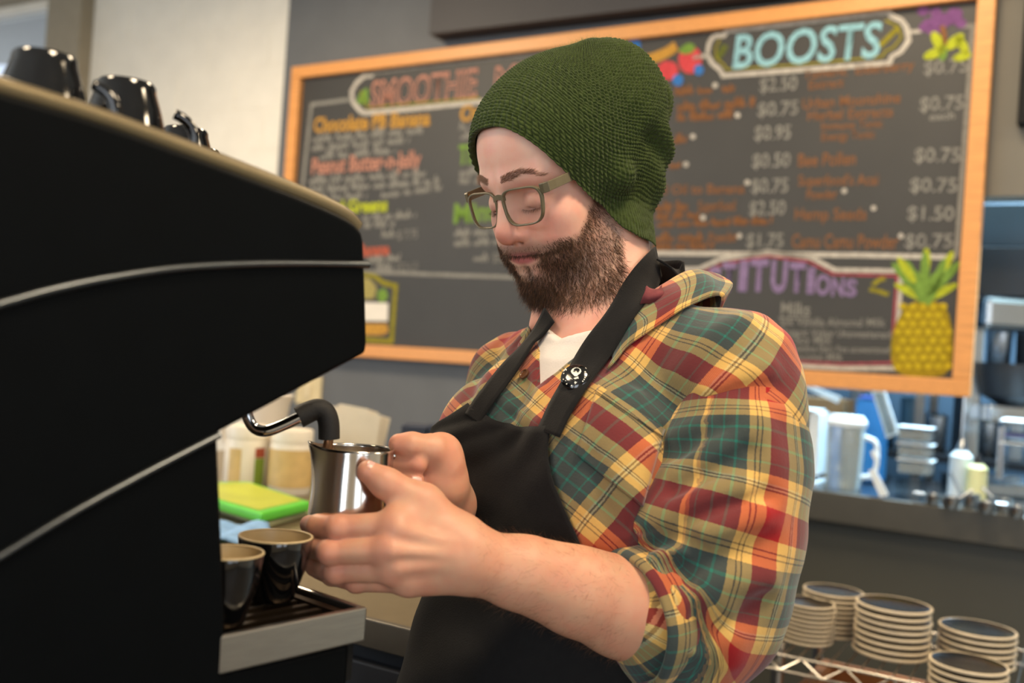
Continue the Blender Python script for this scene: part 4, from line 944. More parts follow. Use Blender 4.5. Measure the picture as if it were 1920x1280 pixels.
# ------------------------------------------------------------------ plaid flannel
def plaid_mat():
    m = bpy.data.materials.new('plaid_flannel'); m.use_nodes = True; nt = m.node_tree; N, Lk = nt.nodes, nt.links; b = N['Principled BSDF']
    uv = N.new('ShaderNodeUVMap'); uv.uv_map = 'UVMap'; sx = N.new('ShaderNodeSeparateXYZ'); Lk.new(uv.outputs[0], sx.inputs[0])
    nz = N.new('ShaderNodeTexNoise'); nz.inputs['Scale'].default_value = 60; Lk.new(uv.outputs[0], nz.inputs['Vector'])
    Yc, Rc, Tc, Kc, Gc, Wc = [tuple(v/255 for v in c) for c in ((204, 162, 90), (152, 26, 30), (60, 67, 65), (92, 74, 54), (40, 108, 94), (198, 182, 130))]
    # one repeat of the sett: red, yellow with thin dark lines, slate with green lines, yellow with lines
    seq = [(0, Rc), (.20, Yc), (.275, Kc), (.287, Yc), (.315, Kc), (.327, Yc), (.385, Tc), (.48, Gc), (.502, Tc), (.60, Gc), (.62, Tc), (.715, Gc), (.73, Tc), (.79, Yc), (.845, Wc), (.858, Kc), (.87, Wc), (.882, Kc), (.894, Yc), (.999, Rc)]
    def ramp(out, mirror):
        f = N.new('ShaderNodeMath'); f.operation = 'FRACT'; Lk.new(out, f.inputs[0]); r = N.new('ShaderNodeValToRGB'); r.color_ramp.interpolation = 'CONSTANT'; e = r.color_ramp.elements
        e[0].position = 0; e[0].color = (*seq[0][1], 1); e[1].position = seq[1][0]; e[1].color = (*seq[1][1], 1)
        for p_, c_ in seq[2:]: x = e.new(p_); x.color = (*c_, 1)
        Lk.new(f.outputs[0], r.inputs[0]); return r
    outs = []
    for k in ('X', 'Y'):
        a = N.new('ShaderNodeMath'); a.operation = 'MULTIPLY_ADD'; Lk.new(nz.outputs['Fac'], a.inputs[0]); a.inputs[1].default_value = .012; Lk.new(sx.outputs[k], a.inputs[2]); outs.append(ramp(a.outputs[0], False))
    # twill weave decides which thread lies on top
    tw1 = N.new('ShaderNodeMath'); tw1.operation = 'ADD'; Lk.new(sx.outputs['X'], tw1.inputs[0]); Lk.new(sx.outputs['Y'], tw1.inputs[1])
    tw2 = N.new('ShaderNodeMath'); tw2.operation = 'MULTIPLY'; Lk.new(tw1.outputs[0], tw2.inputs[0]); tw2.inputs[1].default_value = 70
    tw3 = N.new('ShaderNodeMath'); tw3.operation = 'PINGPONG'; Lk.new(tw2.outputs[0], tw3.inputs[0]); tw3.inputs[1].default_value = .5
    fac = N.new('ShaderNodeMapRange'); Lk.new(tw3.outputs[0], fac.inputs[0]); fac.inputs[2].default_value = .5; fac.inputs[3].default_value = .36; fac.inputs[4].default_value = .64
    mx = N.new('ShaderNodeMix'); mx.data_type = 'RGBA'; Lk.new(fac.outputs[0], mx.inputs[0]); Lk.new(outs[0].outputs[0], mx.inputs[6]); Lk.new(outs[1].outputs[0], mx.inputs[7])
    gm = N.new('ShaderNodeGamma'); gm.inputs[1].default_value = 2.2; Lk.new(mx.outputs[2], gm.inputs[0]); Lk.new(gm.outputs[0], b.inputs['Base Color']); b.inputs['Roughness'].default_value = .9; b.inputs['Sheen Weight'].default_value = .25; b.inputs['Specular IOR Level'].default_value = .2
    bp = N.new('ShaderNodeBump'); bp.inputs['Strength'].default_value = .25; bp.inputs['Distance'].default_value = .001; n3 = N.new('ShaderNodeTexNoise'); n3.inputs['Scale'].default_value = 45; n3.inputs['Detail'].default_value = 6
    Lk.new(uv.outputs[0], n3.inputs['Vector']); Lk.new(n3.outputs['Fac'], bp.inputs['Height']); Lk.new(bp.outputs[0], b.inputs['Normal']); MATS['plaid'] = m; return m
m_plaid = plaid_mat(); PER = .116
def torso_uv(p):
    t = tl(p); s = .155*np.arctan2(t[:, 0], t[:, 1]+.09); th = math.radians(27)
    v = t[:, 2]-.55*(t[:, 1]-.09); return np.stack([(math.cos(th)*s*1.25-math.sin(th)*v)/PER+.34, (math.sin(th)*s*1.25+math.cos(th)*v)/PER+.62], 1)
def tube_uv(p, pts, ref, rad):
    c = smoothline(pts, 60); s = np.concatenate([[0], np.cumsum(np.linalg.norm(np.diff(c, axis=0), axis=1))]); t = np.gradient(c, axis=0); t /= np.linalg.norm(t, axis=1)[:, None]
    d2 = ((p[:, None]-c[None])**2).sum(2); w = np.exp(-(d2-d2.min(1)[:, None])/(.025**2)); w /= w.sum(1)[:, None]
    along = w@s; cen = w@c; tt = w@t; tt /= np.linalg.norm(tt, axis=1)[:, None]
    n1 = ref-tt*(tt@ref)[:, None]; n1 /= np.linalg.norm(n1, axis=1)[:, None]; n2 = np.cross(tt, n1); r = p-cen
    ang = np.arctan2((r*n2).sum(1), (r*n1).sum(1)); return np.stack([ang*rad/PER, along/PER], 1)

person = thing('person', (NB[0], NB[1], 0), 'bearded barista in green knit hat, plaid shirt and black apron frothing milk', 'person')
# ---- skin
def skin_mat():
    m = bpy.data.materials.new('skin'); m.use_nodes = True; nt = m.node_tree; b = nt.nodes['Principled BSDF']
    at = nt.nodes.new('ShaderNodeVertexColor'); at.layer_name = 'Col'; tc = nt.nodes.new('ShaderNodeTexCoord')
    nz = nt.nodes.new('ShaderNodeTexNoise'); nz.inputs['Scale'].default_value = 55; nz.inputs['Detail'].default_value = 5; nt.links.new(tc.outputs['Object'], nz.inputs['Vector'])
    mr = nt.nodes.new('ShaderNodeMapRange'); nt.links.new(nz.outputs['Fac'], mr.inputs[0]); mr.inputs[1].default_value = .3; mr.inputs[2].default_value = .7; mr.inputs[3].default_value = .90; mr.inputs[4].default_value = 1.08
    mx = nt.nodes.new('ShaderNodeMix'); mx.data_type = 'RGBA'; mx.blend_type = 'MULTIPLY'; mx.inputs[0].default_value = 1; nt.links.new(at.outputs[0], mx.inputs[6])
    cb = nt.nodes.new('ShaderNodeCombineColor'); nt.links.new(mr.outputs[0], cb.inputs[1]); nt.links.new(mr.outputs[0], cb.inputs[2]); cb.inputs[0].default_value = 1; nt.links.new(cb.outputs[0], mx.inputs[7])
    nt.links.new(mx.outputs[2], b.inputs['Base Color']); b.inputs['Roughness'].default_value = .48; b.inputs['Specular IOR Level'].default_value = .4
    b.inputs['Subsurface Weight'].default_value = .25; b.inputs['Subsurface Radius'].default_value = (.010, .0035, .0018); b.inputs['Subsurface Scale'].default_value = .6
    n2 = nt.nodes.new('ShaderNodeTexNoise'); n2.inputs['Scale'].default_value = 900; nt.links.new(tc.outputs['Object'], n2.inputs['Vector']); bp = nt.nodes.new('ShaderNodeBump'); bp.inputs['Strength'].default_value = .12; bp.inputs['Distance'].default_value = .0006
    nt.links.new(n2.outputs['Fac'], bp.inputs['Height']); nt.links.new(bp.outputs[0], b.inputs['Normal']); MATS['skin'] = m; return m
m_skin = skin_mat()
SK, SKR, SKL, SKB = map(np.array, (lin((222, 174, 152)), lin((208, 128, 108)), lin((196, 100, 104)), lin((112, 84, 66))))
def g3(q, c, r): return np.exp(-(((q-np.asarray(c))/np.asarray(r))**2).sum(1))
def beard_mask(q):
    s, y, z = np.abs(q[:, 0]), q[:, 1], q[:, 2]
    zt = np.interp(y, [-.02, .01, .03, .05, .060, .071, .083, .11], [.03, .008, -.020, -.036, -.045, -.046, -.0425, -.0425])
    yb = np.interp(z, [-.14, -.12, -.10, -.07, -.03, .01], [.070, .048, .022, .006, .004, .004])
    m = np.clip((zt-z)/.010, 0, 1)*np.clip((y-yb)/.010, 0, 1)*np.clip((z+.128)/.012, 0, 1)
    lip = np.clip(((s/.026)**2+((z+.0655-.10*np.maximum(s-.01, 0))/.0062)**2-1)*3, 0, 1); m = m*np.where(y > .066, lip, 1)
    m = m*np.clip(1-1.3*g3(np.stack([s, z], 1), (.012, -.077), (.011, .006)), .12, 1)
    m = m*np.clip((np.hypot((s)/.022, (z+.040)/.008)-1)*4, 0, 1)
    return m
def face_color(q):
    qa = q.copy(); qa[:, 0] = np.abs(q[:, 0]); c = np.repeat(SK[None], len(q), 0)
    red = .62*g3(qa, (.043, .070, -.028), (.028, .05, .024))+.9*g3(qa, (0, .105, -.034), (.015, .02, .014))+.35*g3(qa, (0, .095, .06), (.03, .04, .02))+.5*g3(qa, (.034, .085, .012), (.02, .02, .01))+.35*np.clip((-.10-q[:, 2])/.03, 0, 1)
    red = np.clip(red, 0, .9)[:, None]; c = c*(1-red)+SKR*red
    lip = np.clip(1.5-((qa[:, 0]/.030)**2+((q[:, 2]+.0622-.12*np.maximum(qa[:, 0]-.01, 0))/.0078)**2)*1.3, 0, .85)*(q[:, 1] > .070); lip = lip[:, None]; c = c*(1-lip)+SKL*lip
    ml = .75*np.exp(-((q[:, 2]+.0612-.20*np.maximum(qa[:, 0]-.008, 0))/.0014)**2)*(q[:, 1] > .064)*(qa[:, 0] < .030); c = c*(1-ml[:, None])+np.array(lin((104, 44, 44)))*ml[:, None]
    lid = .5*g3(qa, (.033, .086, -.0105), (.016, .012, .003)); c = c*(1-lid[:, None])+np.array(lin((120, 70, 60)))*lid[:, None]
    m = .62*beard_mask(q)[:, None]; return c*(1-m)+SKB*m
vh, Fh = isomesh(HeadW, HO-np.array([.15, .16, .24]), HO+np.array([.15, .17, .16]), .0017)
ch = face_color(hl(vh))
vl, Fl = isomesh(lhand, np.minimum(P(565, 1090, .84), P(1300, 1250, .86))-np.array([.02, .03, .03]), P(1300, 900, 1.0)+np.array([.03, .03, .03]), .0017)
def arm_color(p, kn):
    c = np.repeat(SK[None], len(p), 0)*np.array([.86, .75, .63]); r = np.zeros(len(p))
    for k, rad, a in kn: r = np.maximum(r, a*np.exp(-((p-k)**2).sum(1)/rad**2))
    return c*(1-r[:, None])+SKR*r[:, None]
kn = [(LH[k][0][i], .015, .65) for k in ('idx', 'mid', 'rng', 'pky') for i in (0, 1)]+[(LH[k][0][3], .012, .55) for k in ('idx', 'mid', 'rng', 'pky', 'thb')]+[(LH['thb'][0][2], .014, .4)]
cl_ = arm_color(vl, kn)
vr, Fr = isomesh(rhand, P(735, 960, .90)-np.array([.03, .03, .05]), P(930, 820, 1.30)+np.array([.05, .05, .05]), .0018)
cr_ = arm_color(vr, [(P(748, 832, .922), .014, .7), (P(782, 868, .92), .012, .6), (P(776, 900, .92), .012, .6), (P(830, 860, .94), .02, .5)])
def under(p):
    d = torso0(p)+.03; d = smin(d, chain(p, SLV[0][[0, 1, 3]], (.036, .034, .036)), .02); d = smin(d, chain(p, RSL[0], (.04, .038, .036)), .02); return d
vu, Fu = isomesh(under, NB-np.array([.33, .33, .72]), NB+np.array([.36, .36, .06]), .009)
k1, k2, k3 = len(vh), len(vh)+len(vl), len(vh)+len(vl)+len(vr)
body = mk('body', np.vstack([vh, vl, vr, vu]), np.vstack([Fh, Fl+k1, Fr+k2, Fu+k3]), m_skin, person, True)
vcol(body, np.vstack([ch, cl_, cr_, np.repeat(SK[None], len(vu), 0)]))
# ---- nails
m_nail = mat('fingernail', (226, 176, 164), .28, var=.05)
def nail(c, n, t, w, l):
    n = unit(n); t = unit(t-n*np.dot(t, n)); b = np.cross(n, t); V = []; g = 7
    for i in range(g):
        for j in range(g):
            x, y = (i/(g-1)*2-1), (j/(g-1)*2-1); r = 1 if abs(x)+abs(y) < 1.4 else .9
            V.append(c+b*x*w*r+t*y*l*r-n*(.35*w*x*x+.1*l*y*y))
    o = mk('fingernail', np.array(V), [(i*g+j, (i+1)*g+j, (i+1)*g+j+1, i*g+j+1) for i in range(g-1) for j in range(g-1)], m_nail, body, True); solidify(o, .0006, 0); return o
for k in ('idx', 'mid', 'rng', 'pky'):
    q, r = LH[k]; t = q[3]-q[2]; n = np.array([-1, -.55, .15]); c = q[3]*.75+q[2]*.25+unit(n-unit(t)*np.dot(n, unit(t)))*r[3]*.98; nail(c, n-unit(t)*np.dot(n, unit(t)), t, .0052, .0060)
q, r = LH['thb']; t = q[3]-q[2]; n = np.array([-.25, -.35, .9]); n = n-unit(t)*np.dot(n, unit(t)); nail(q[3]*.85+q[2]*.15+unit(n)*r[3]*1.0, n, t, .0060, .0068)
nail(P(781, 902, .9115)+np.array((0, -.0005, 0)), np.array([.3, -1, .2]), np.array([1, 0, -.1]), .0048, .0052)
# ------------------------------------------------------------------ beard, brows, lashes: real strands
def strands(name, roots, dirs, lens, rad, m, parent, curl=.25, seg=3, colvar=None):
    n = len(roots); dirs = dirs/np.linalg.norm(dirs, axis=1)[:, None]
    ref = rng.normal(size=(n, 3)); a = np.cross(dirs, ref); a /= np.linalg.norm(a, axis=1)[:, None]; b = np.cross(dirs, a)
    bend = rng.normal(size=(n, 3))*curl; V = []; lens = np.broadcast_to(lens, (n,)); rad = np.broadcast_to(rad, (n,))
    for i in range(seg+1):
        t = i/seg; c = roots+dirs*(lens*t)[:, None]+bend*(lens*t*t)[:, None]*.5; r = rad*(1-.75*t)
        for k in range(3):
            an = 2*math.pi*k/3; V.append(c+(a*math.cos(an)+b*math.sin(an))*r[:, None])
    V = np.stack(V, 1); m3 = 3*(seg+1); F = []
    for i in range(seg):
        for k in range(3): F.append((i*3+k, i*3+(k+1) % 3, (i+1)*3+(k+1) % 3, (i+1)*3+k))
    F = np.array(F); F = (np.arange(n)[:, None, None]*m3+F[None]).reshape(-1, 4)
    o = mk(name, V.reshape(-1, 3), F, m, parent, True); o['kind'] = 'stuff'
    if colvar is not None: vcol(o, np.repeat(colvar, m3, 0))
    return o
def hair_mat(name, rough=.55):
    m = bpy.data.materials.new(name); m.use_nodes = True; b = m.node_tree.nodes['Principled BSDF']; at = m.node_tree.nodes.new('ShaderNodeVertexColor'); at.layer_name = 'Col'
    m.node_tree.links.new(at.outputs[0], b.inputs['Base Color']); b.inputs['Roughness'].default_value = rough; b.inputs['Specular IOR Level'].default_value = .3; return m
m_hair = hair_mat('beard_hair')
def sample(v, F, wfun, n):
    c = v[F].mean(1); e1 = v[F[:, 1]]-v[F[:, 0]]; e2 = v[F[:, 3]]-v[F[:, 0]]; A = np.linalg.norm(np.cross(e1, e2), axis=1); w = A*wfun(c); k = rng.choice(len(F), n, p=w/w.sum())
    a, b = rng.random(n)[:, None], rng.random(n)[:, None]; q = v[F[k]]; return (q[:, 0]*(1-a)*(1-b)+q[:, 1]*a*(1-b)+q[:, 2]*a*b+q[:, 3]*(1-a)*b)
r0 = sample(vh, Fh, lambda c: beard_mask(hl(c))**1.2*(1+2.2*((hl(c)[:, 1] > .068) & (hl(c)[:, 2] > -.060))), 17000); q0 = hl(r0); bm_ = beard_mask(q0); nr = grad(HeadW, r0)@HM; nr /= np.linalg.norm(nr, axis=1)[:, None]
low = np.clip((-.055-q0[:, 2])/.05, 0, 1)
dl = np.stack([np.sign(q0[:, 0])*.10, .10-.25*np.clip((.06-q0[:, 1])/.06, 0, 1), -1.0+0*low], 1)+nr*(.35+.35*low)[:, None]+rng.normal(size=q0.shape)*.22
must = (q0[:, 1] > .070) & (q0[:, 2] > -.058); dl[must, 0] = np.sign(q0[must, 0])*.5; dl[must, 2] = -.8; dl[must, 1] = -.12
ln = (.0055+.0055*low)*(.6+.4*bm_)*rng.uniform(.7, 1.25, len(q0)); ln[must] = .0056
t_ = rng.random((len(q0), 1))**1.5; colb = np.array(lin((48, 33, 23)))*(1-t_)+np.array(lin((118, 82, 54)))*t_
strands('beard', r0-(nr@HM.T)*.0006, dl@HM.T, ln, .00021, m_hair, person, .35, 3, colb)
brow_c = np.array([(.012, .026), (.022, .0275), (.034, .030), (.046, .027), (.054, .021)])
def brow_w(c):
    q = hl(c); s = np.abs(q[:, 0]); z = np.interp(s, brow_c[:, 0], brow_c[:, 1]); th = np.interp(s, [.01, .02, .05, .056], [.0035, .0042, .0024, .001])
    return ((np.abs(q[:, 2]-z) < th) & (s > .010) & (s < .056) & (q[:, 1] > .04)).astype(float)
rb = sample(vh, Fh, brow_w, 1700); qb = hl(rb); nb_ = grad(HeadW, rb)@HM; nb_ /= np.linalg.norm(nb_, axis=1)[:, None]
db = np.stack([np.sign(qb[:, 0])*1.0, -.2+0*qb[:, 0], .25-8*np.clip(np.abs(qb[:, 0])-.03, 0, 1)], 1)+nb_*.22+rng.normal(size=qb.shape)*.15
tb_ = rng.random((len(qb), 1)); strands('eyebrows', rb, db@HM.T, rng.uniform(.004, .0075, len(qb)), .00008, m_hair, person, .2, 2, np.array(lin((104, 74, 54)))*(1-tb_)+np.array(lin((158, 118, 92)))*tb_)
la = []
for s in (-1, 1):
    t = np.linspace(0, 1, 70); la.append(np.stack([s*(.021+.024*t), .0895-.009*t**1.5, -.0098-.002*np.sin(np.pi*t)], 1))
la = np.vstack(la); strands('eyelashes', hw(la), (np.stack([np.sign(la[:, 0])*.3, .8+0*la[:, 0], -.55+0*la[:, 0]], 1)+rng.normal(size=la.shape)*.1)@HM.T, .0055, .00010, m_hair, person, .2, 2, np.repeat(np.array([lin((70, 48, 38))]), len(la), 0))
# fine hair on the forearm
ra = sample(vl, Fl, lambda c: ((c[:, 0] > P(900, 1000, .87)[0]) & (c[:, 0] < P(1180, 1000, .92)[0])).astype(float), 1400); na = grad(lhand, ra); fx = unit(LH['fore'][0][4]-LH['fore'][0][1])
strands('arm_hair', ra, na/np.linalg.norm(na, axis=1)[:, None]*.35+fx*.8-Z*.35+rng.normal(size=ra.shape)*.3, rng.uniform(.006, .012, len(ra)), .00007, m_hair, person, .4, 3, np.repeat(np.array([lin((120, 82, 56))]), len(ra), 0))

# ------------------------------------------------------------------ glasses
m_frame = mat('olive_acetate', (112, 102, 78), .35, .35, var=.12, scale=60); m_brassf = mat('brass_edge', (176, 150, 92), .35, .8)
m_lens = bpy.data.materials.new('lens_glass'); m_lens.use_nodes = True; nt = m_lens.node_tree; nt.nodes.clear()
_o = nt.nodes.new('ShaderNodeOutputMaterial'); _t = nt.nodes.new('ShaderNodeBsdfTransparent'); _g = nt.nodes.new('ShaderNodeBsdfGlossy'); _g.inputs['Roughness'].default_value = .02; _m = nt.nodes.new('ShaderNodeMixShader'); _m.inputs[0].default_value = .05
_t.inputs[0].default_value = (.98, .98, .97, 1); nt.links.new(_t.outputs[0], _m.inputs[1]); nt.links.new(_g.outputs[0], _m.inputs[2]); nt.links.new(_m.outputs[0], _o.inputs[0])
glasses = thing('glasses', tuple(hw((0, .10, 0))), 'olive rectangular-framed glasses low on the barista\'s nose', 'glasses')
glasses.parent = None
def gy(x, z): return .1005-1.6*x*x-.10*(z-.0)
def gp(x, z, dy=0.0): return hw((x, gy(x, z)+dy, z))
def lens_loop(sgn, sc=1.0, n=56):
    L = []
    for t in np.linspace(0, 2*np.pi, n, endpoint=False):
        c, s = math.cos(t), math.sin(t); e = .52; x = .0275*np.sign(c)*abs(c)**e*sc; z = .0190*np.sign(s)*abs(s)**(e+.12)*sc
        x *= 1+.10*z/.019; L.append((sgn*(.0345+x), -.0045+z))
    return L
for sgn in (1, -1):
    o_, i_ = lens_loop(sgn, 1.055), lens_loop(sgn, .965); n = len(o_)
    V = [gp(*a, .0018) for a in o_]+[gp(*a, .0018) for a in i_]+[gp(*a, -.0022) for a in o_]+[gp(*a, -.0022) for a in i_]; F = []
    for j in range(n):
        k = (j+1) % n; F += [(j, k, n+k, n+j), (2*n+k, 2*n+j, 3*n+j, 3*n+k), (k, j, 2*n+j, 2*n+k), (n+j, n+k, 3*n+k, 3*n+j)]
    if sgn < 0: F = [f[::-1] for f in F]
    bevel(mk('lens_rim', np.array(V), F, m_frame, glasses), .0006, 2)
    mk('lens', np.array([gp(*a, -.0004) for a in i_]), [tuple(range(n)) if sgn > 0 else tuple(range(n))[::-1]], m_lens, glasses, True)
    c, h0, h1 = (.0665, .0080), None, None
    def tq(x, y, z): return hw((sgn*x, y, z))
    hx = [(.0655, gy(.0655, .010)+.001, .0105), (.0700, .0890, .0110), (.0715, .0820, .0110)]
    def bar(name, pts, hh, ww, m):
        V = []; 
        for x, y, z in pts: V += [tq(x-ww, y, z-hh), tq(x+ww, y, z-hh), tq(x+ww, y, z+hh), tq(x-ww, y, z+hh)]
        k = len(pts); F = [(4*i+j, 4*i+(j+1) % 4, 4*i+4+(j+1) % 4, 4*i+4+j) for i in range(k-1) for j in range(4)]+[(3, 2, 1, 0), (4*k-4, 4*k-3, 4*k-2, 4*k-1)]
        if sgn > 0: F = [f[::-1] for f in F]
        return bevel(mk(name, np.array(V), F, m, glasses), .0006, 2)
    bar('end_piece', hx[:2], .0052, .0030, m_frame)
    bar('temple', [(.0708, .0888, .0110), (.0706, .078, .0112), (.0698, .064, .0114), (.0680, .050, .0116), (.0665, .03, .012)], .0050, .0015, m_frame)
    bar('hinge', [(.0690, .0884, .0110), (.0694, .0852, .0110)], .0030, .0010, m_brassf)
nb2 = [(.0085, .0065), (.004, .0082), (0, .0088), (-.004, .0082), (-.0085, .0065)]
V = []
for x, z in nb2: V += [gp(x, z-.0028, .0018), gp(x, z+.0026, .0018), gp(x, z+.0026, -.0022), gp(x, z-.0028, -.0022)]
F = [(4*i+j, 4*i+(j+1) % 4, 4*i+4+(j+1) % 4, 4*i+4+j) for i in range(4) for j in range(4)]+[(3, 2, 1, 0), (16, 17, 18, 19)]
mk('bridge', np.array(V), F, m_frame, glasses)

# ------------------------------------------------------------------ knit hat
rim_px = [(904, 247), (927, 237), (958, 240), (993, 258), (1025, 282), (1059, 311), (1085, 335), (1111, 360), (1135, 381), (1155, 398), (1185, 419), (1214, 438)]
rp = hl(march(HeadW, [a for a, b in rim_px], [b for a, b in rim_px]))
HC = np.array([0, -.045, .035]); HAX = unit((0, -.34, 1.0)); HAY = unit(np.cross((1, 0, 0), HAX)*-1); HAX2 = np.array([1.0, 0, 0])
if HAY[1] < 0: HAY = -HAY
def hat_sdf(q):
    d = ell(q, (0, -.014, .034), (.0850, .1090, .1000))
    d = smin(d, ell(q, (.002, -.080, .062), (.0800, .0720, .0720)), .03)
    d = smin(d, sph(q, (.004, -.094, .098), .026), .022)
    d = smin(d, ell(q, (.010, -.072, -.015), (.062, .038, .056)), .03)
    d = smin(d, head_sdf(q)-.0065, .012)
    # slack folds
    for c, h, r in (([(-.04, -.10, .13), (.045, -.12, .085), (.07, -.125, .02)], -.007, .016), ([(.00, -.145, .09), (.05, -.14, .05), (.06, -.14, -.01)], .005, .014), ([(.075, -.05, .06), (.08, -.09, .01), (.06, -.12, -.035)], .005, .014), ([(.08, -.06, .02), (.075, -.09, -.02), (.05, -.115, -.05)], -.006, .012), ([(.03, -.06, .135), (.06, -.08, .09), (.085, -.06, .04)], .003, .014)):
        d = d-1.5*h*np.exp(-seg_dist(q, np.array(c))/(r*r))
    return d
def hat_dir(th, ph):
    return (np.cos(th)[..., None]*HAX+np.sin(th)[..., None]*(np.cos(ph)[..., None]*HAY+np.sin(ph)[..., None]*HAX2))
rl = np.vstack([rp, (.050, -.070, -.095), (.0, -.088, -.100)]); dr = rl-HC; dr /= np.linalg.norm(dr, axis=1)[:, None]
thr = np.arccos(np.clip(dr@HAX, -1, 1)); phr = np.arctan2(dr@HAX2, dr@HAY)
o_ = np.argsort(phr); phr, thr = phr[o_], thr[o_]; phr = np.clip(phr, 0, np.pi)
def th_rim(ph):
    a = np.abs((ph+np.pi) % (2*np.pi)-np.pi); return np.interp(a, phr, thr)
NCOL, NROW, SS = 124, 58, 5
nph, nth = NCOL*SS, NROW*SS
ph = np.linspace(-np.pi, np.pi, nph, endpoint=False); tt = np.linspace(.012, 1, nth)
k = np.exp(-np.linspace(-2, 2, 25)**2); k /= k.sum(); tr = th_rim(ph); tr = np.convolve(np.concatenate([tr[-12:], tr, tr[:12]]), k, 'valid')
TH = tt[:, None]*tr[None]; PHg = np.broadcast_to(ph, TH.shape); D = hat_dir(TH, PHg).reshape(-1, 3)
lo_, hi_ = np.full(len(D), .03), np.full(len(D), .26)
for _ in range(17):
    mid_ = (lo_+hi_)/2; ins = hat_sdf(HC+D*mid_[:, None]) < 0; lo_ = np.where(ins, mid_, lo_); hi_ = np.where(ins, hi_, mid_)
R_ = ((lo_+hi_)/2).reshape(TH.shape)
Uc = np.broadcast_to(np.arange(nph)/SS, TH.shape); Vc = np.broadcast_to((np.arange(nth)/SS)[:, None], TH.shape)
wob = .12*np.sin(Uc*.7+Vc*.9)+.1*np.sin(Vc*1.7-Uc*.31)
su, sv = np.abs(np.sin(np.pi*(Uc+wob+.22*Vc*0))), np.abs(np.sin(np.pi*(Vc+.5*(np.floor(Uc) % 2)*.0+wob)))
fade = np.clip(TH/.45, .15, 1)
kn_ = (.0034*(su**.6)*(.30+.70*sv**.6)+.0007*rng.random(TH.shape)*su*sv)*fade
rimf = np.clip((tt[:, None]-.985)/.015, 0, 1); 
hv = HC+D*(R_+kn_-.0008).reshape(-1, 1)
inner = HC+hat_dir(TH[-1], ph)*(R_[-1]-.005)[:, None]; inner2 = HC+hat_dir(TH[-1]*.95, ph)*(R_[int(nth*.95)]-.0055)[:, None]
hv = np.vstack([hv, inner, inner2]); nr_ = nth+2
I = np.arange(nr_-1)[:, None]*nph; J = np.arange(nph)[None]; J2 = (J+1) % nph
HFc = np.stack([I+J, I+nph+J, I+nph+J2, I+J2], -1).reshape(-1, 4)
m_wool = mat('green_wool', (57, 68, 32), .95, var=.32, scale=260, bump=.5, bscale=900, spec=.05, sheen=.12)
hat = mk('knit_hat', hw(hv), HFc, m_wool, person, True)
top = hw(HC+HAX*(R_[0].mean())); crown = mk('hat_crown', hw(np.vstack([HC+hat_dir(TH[0], ph)*(R_[0]-.0005)[:, None], (HC+HAX*R_[0].mean())[None]])), [(i, (i+1) % nph, nph) for i in range(nph)], m_wool, hat, True)
ri = rng.choice((nth-4)*nph, 5200); rn = D[ri]; fz = strands('wool_fuzz', hw(HC+D[ri]*(R_.reshape(-1)[ri]+.0004)[:, None]), (rn*.7+rng.normal(size=rn.shape)*.7)@HM.T, rng.uniform(.002, .006, len(ri)), .00007, mat('wool_fibre', (96, 116, 62), .95), hat, .8, 3)

# ------------------------------------------------------------------ shirt, tee, sleeves, cuff, collar
shirt = None
vs_, Fs_ = isomesh(shirt_sdf, NB-np.array([.33, .33, .56]), NB+np.array([.36, .36, .08]), .0034)
keep = (tl(vs_)[:, 2] > -.545)[Fs_].all(1)
shirt = mk('flannel_shirt', vs_, Fs_, m_plaid, person, True, uv=torso_uv(vs_))
vt_, Ft_ = isomesh(tee_sdf, NB-np.array([.2, .2, .26]), NB+np.array([.2, .2, .05]), .0034)
m_tee = mat('white_cotton', (224, 214, 204), .9, var=.04, scale=60, bump=.15, bscale=500, sheen=.1)
mk('white_tee', vt_, Ft_, m_tee, person, True)
# ribbed neckband
def onsurf(f, px, off=0.0): q = np.array(px, float); return march(f, q[:, 0], q[:, 1], off=off)
va, Fa = isomesh(sleeve_sdf, np.minimum(P(1150, 1290, .88), P(1150, 1290, 1.04))-np.array([.05, .06, .06]), np.maximum(P(1530, 640, 1.06), P(1530, 640, .9))+np.array([.03, .02, .03]), .0034)
uva = tube_uv(va, np.vstack([SLV[0][0]+Z*.06, SLV[0], CUFC+CUFX*.03]), unit((.6, .8, 0)), .082)+np.array([.55, .53])
mk('sleeve', va, Fa, m_plaid, shirt, True, uv=uva)
vb, Fb = isomesh(rsleeve, np.minimum(P(800, 1010, 1.2), P(800, 1010, 1.4))-.05, np.maximum(P(990, 640, 1.2), P(990, 640, 1.42))+.05, .005)
mk('sleeve', vb, Fb, m_plaid, shirt, True, uv=tube_uv(vb, RSL[0], unit((1, 0, 0)), .07))
# rolled cuff
def ringloft(name, c, ax, prof_, m, parent, ref, wob=0.0, n=72, per=PER, uvo=(0, 0), ex=1.0):
    ax = unit(ax); e1 = unit(ref-ax*np.dot(ref, ax)); e2 = np.cross(ax, e1); V, UV = [], []; acc = 0
    for i, (u, r) in enumerate(prof_):
        if i: acc += math.hypot(u-prof_[i-1][0], r-prof_[i-1][1])
        for j in range(n+1):
            a = 2*math.pi*j/n; rr = r*(1+wob*math.sin(3*a+u*60)+wob*.7*math.sin(7*a+1-u*90)); V.append(c+ax*(u+.004*math.sin(2*a+.6))+rr*(math.cos(a)*e1*ex+math.sin(a)*e2)); UV.append((acc/per+uvo[0], a*.058/per+uvo[1]))
    F = [(i*(n+1)+j, i*(n+1)+j+1, (i+1)*(n+1)+j+1, (i+1)*(n+1)+j) for i in range(len(prof_)-1) for j in range(n)]
    return mk(name, np.array(V), F, m, parent, True, uv=np.array(UV))
cp = smoothline([(-.030, .0490), (-.022, .0575), (-.006, .0640), (.010, .0660), (.021, .0645), (.0245, .0610), (.022, .0570), (.012, .0550), (-.010, .0545)], 26)
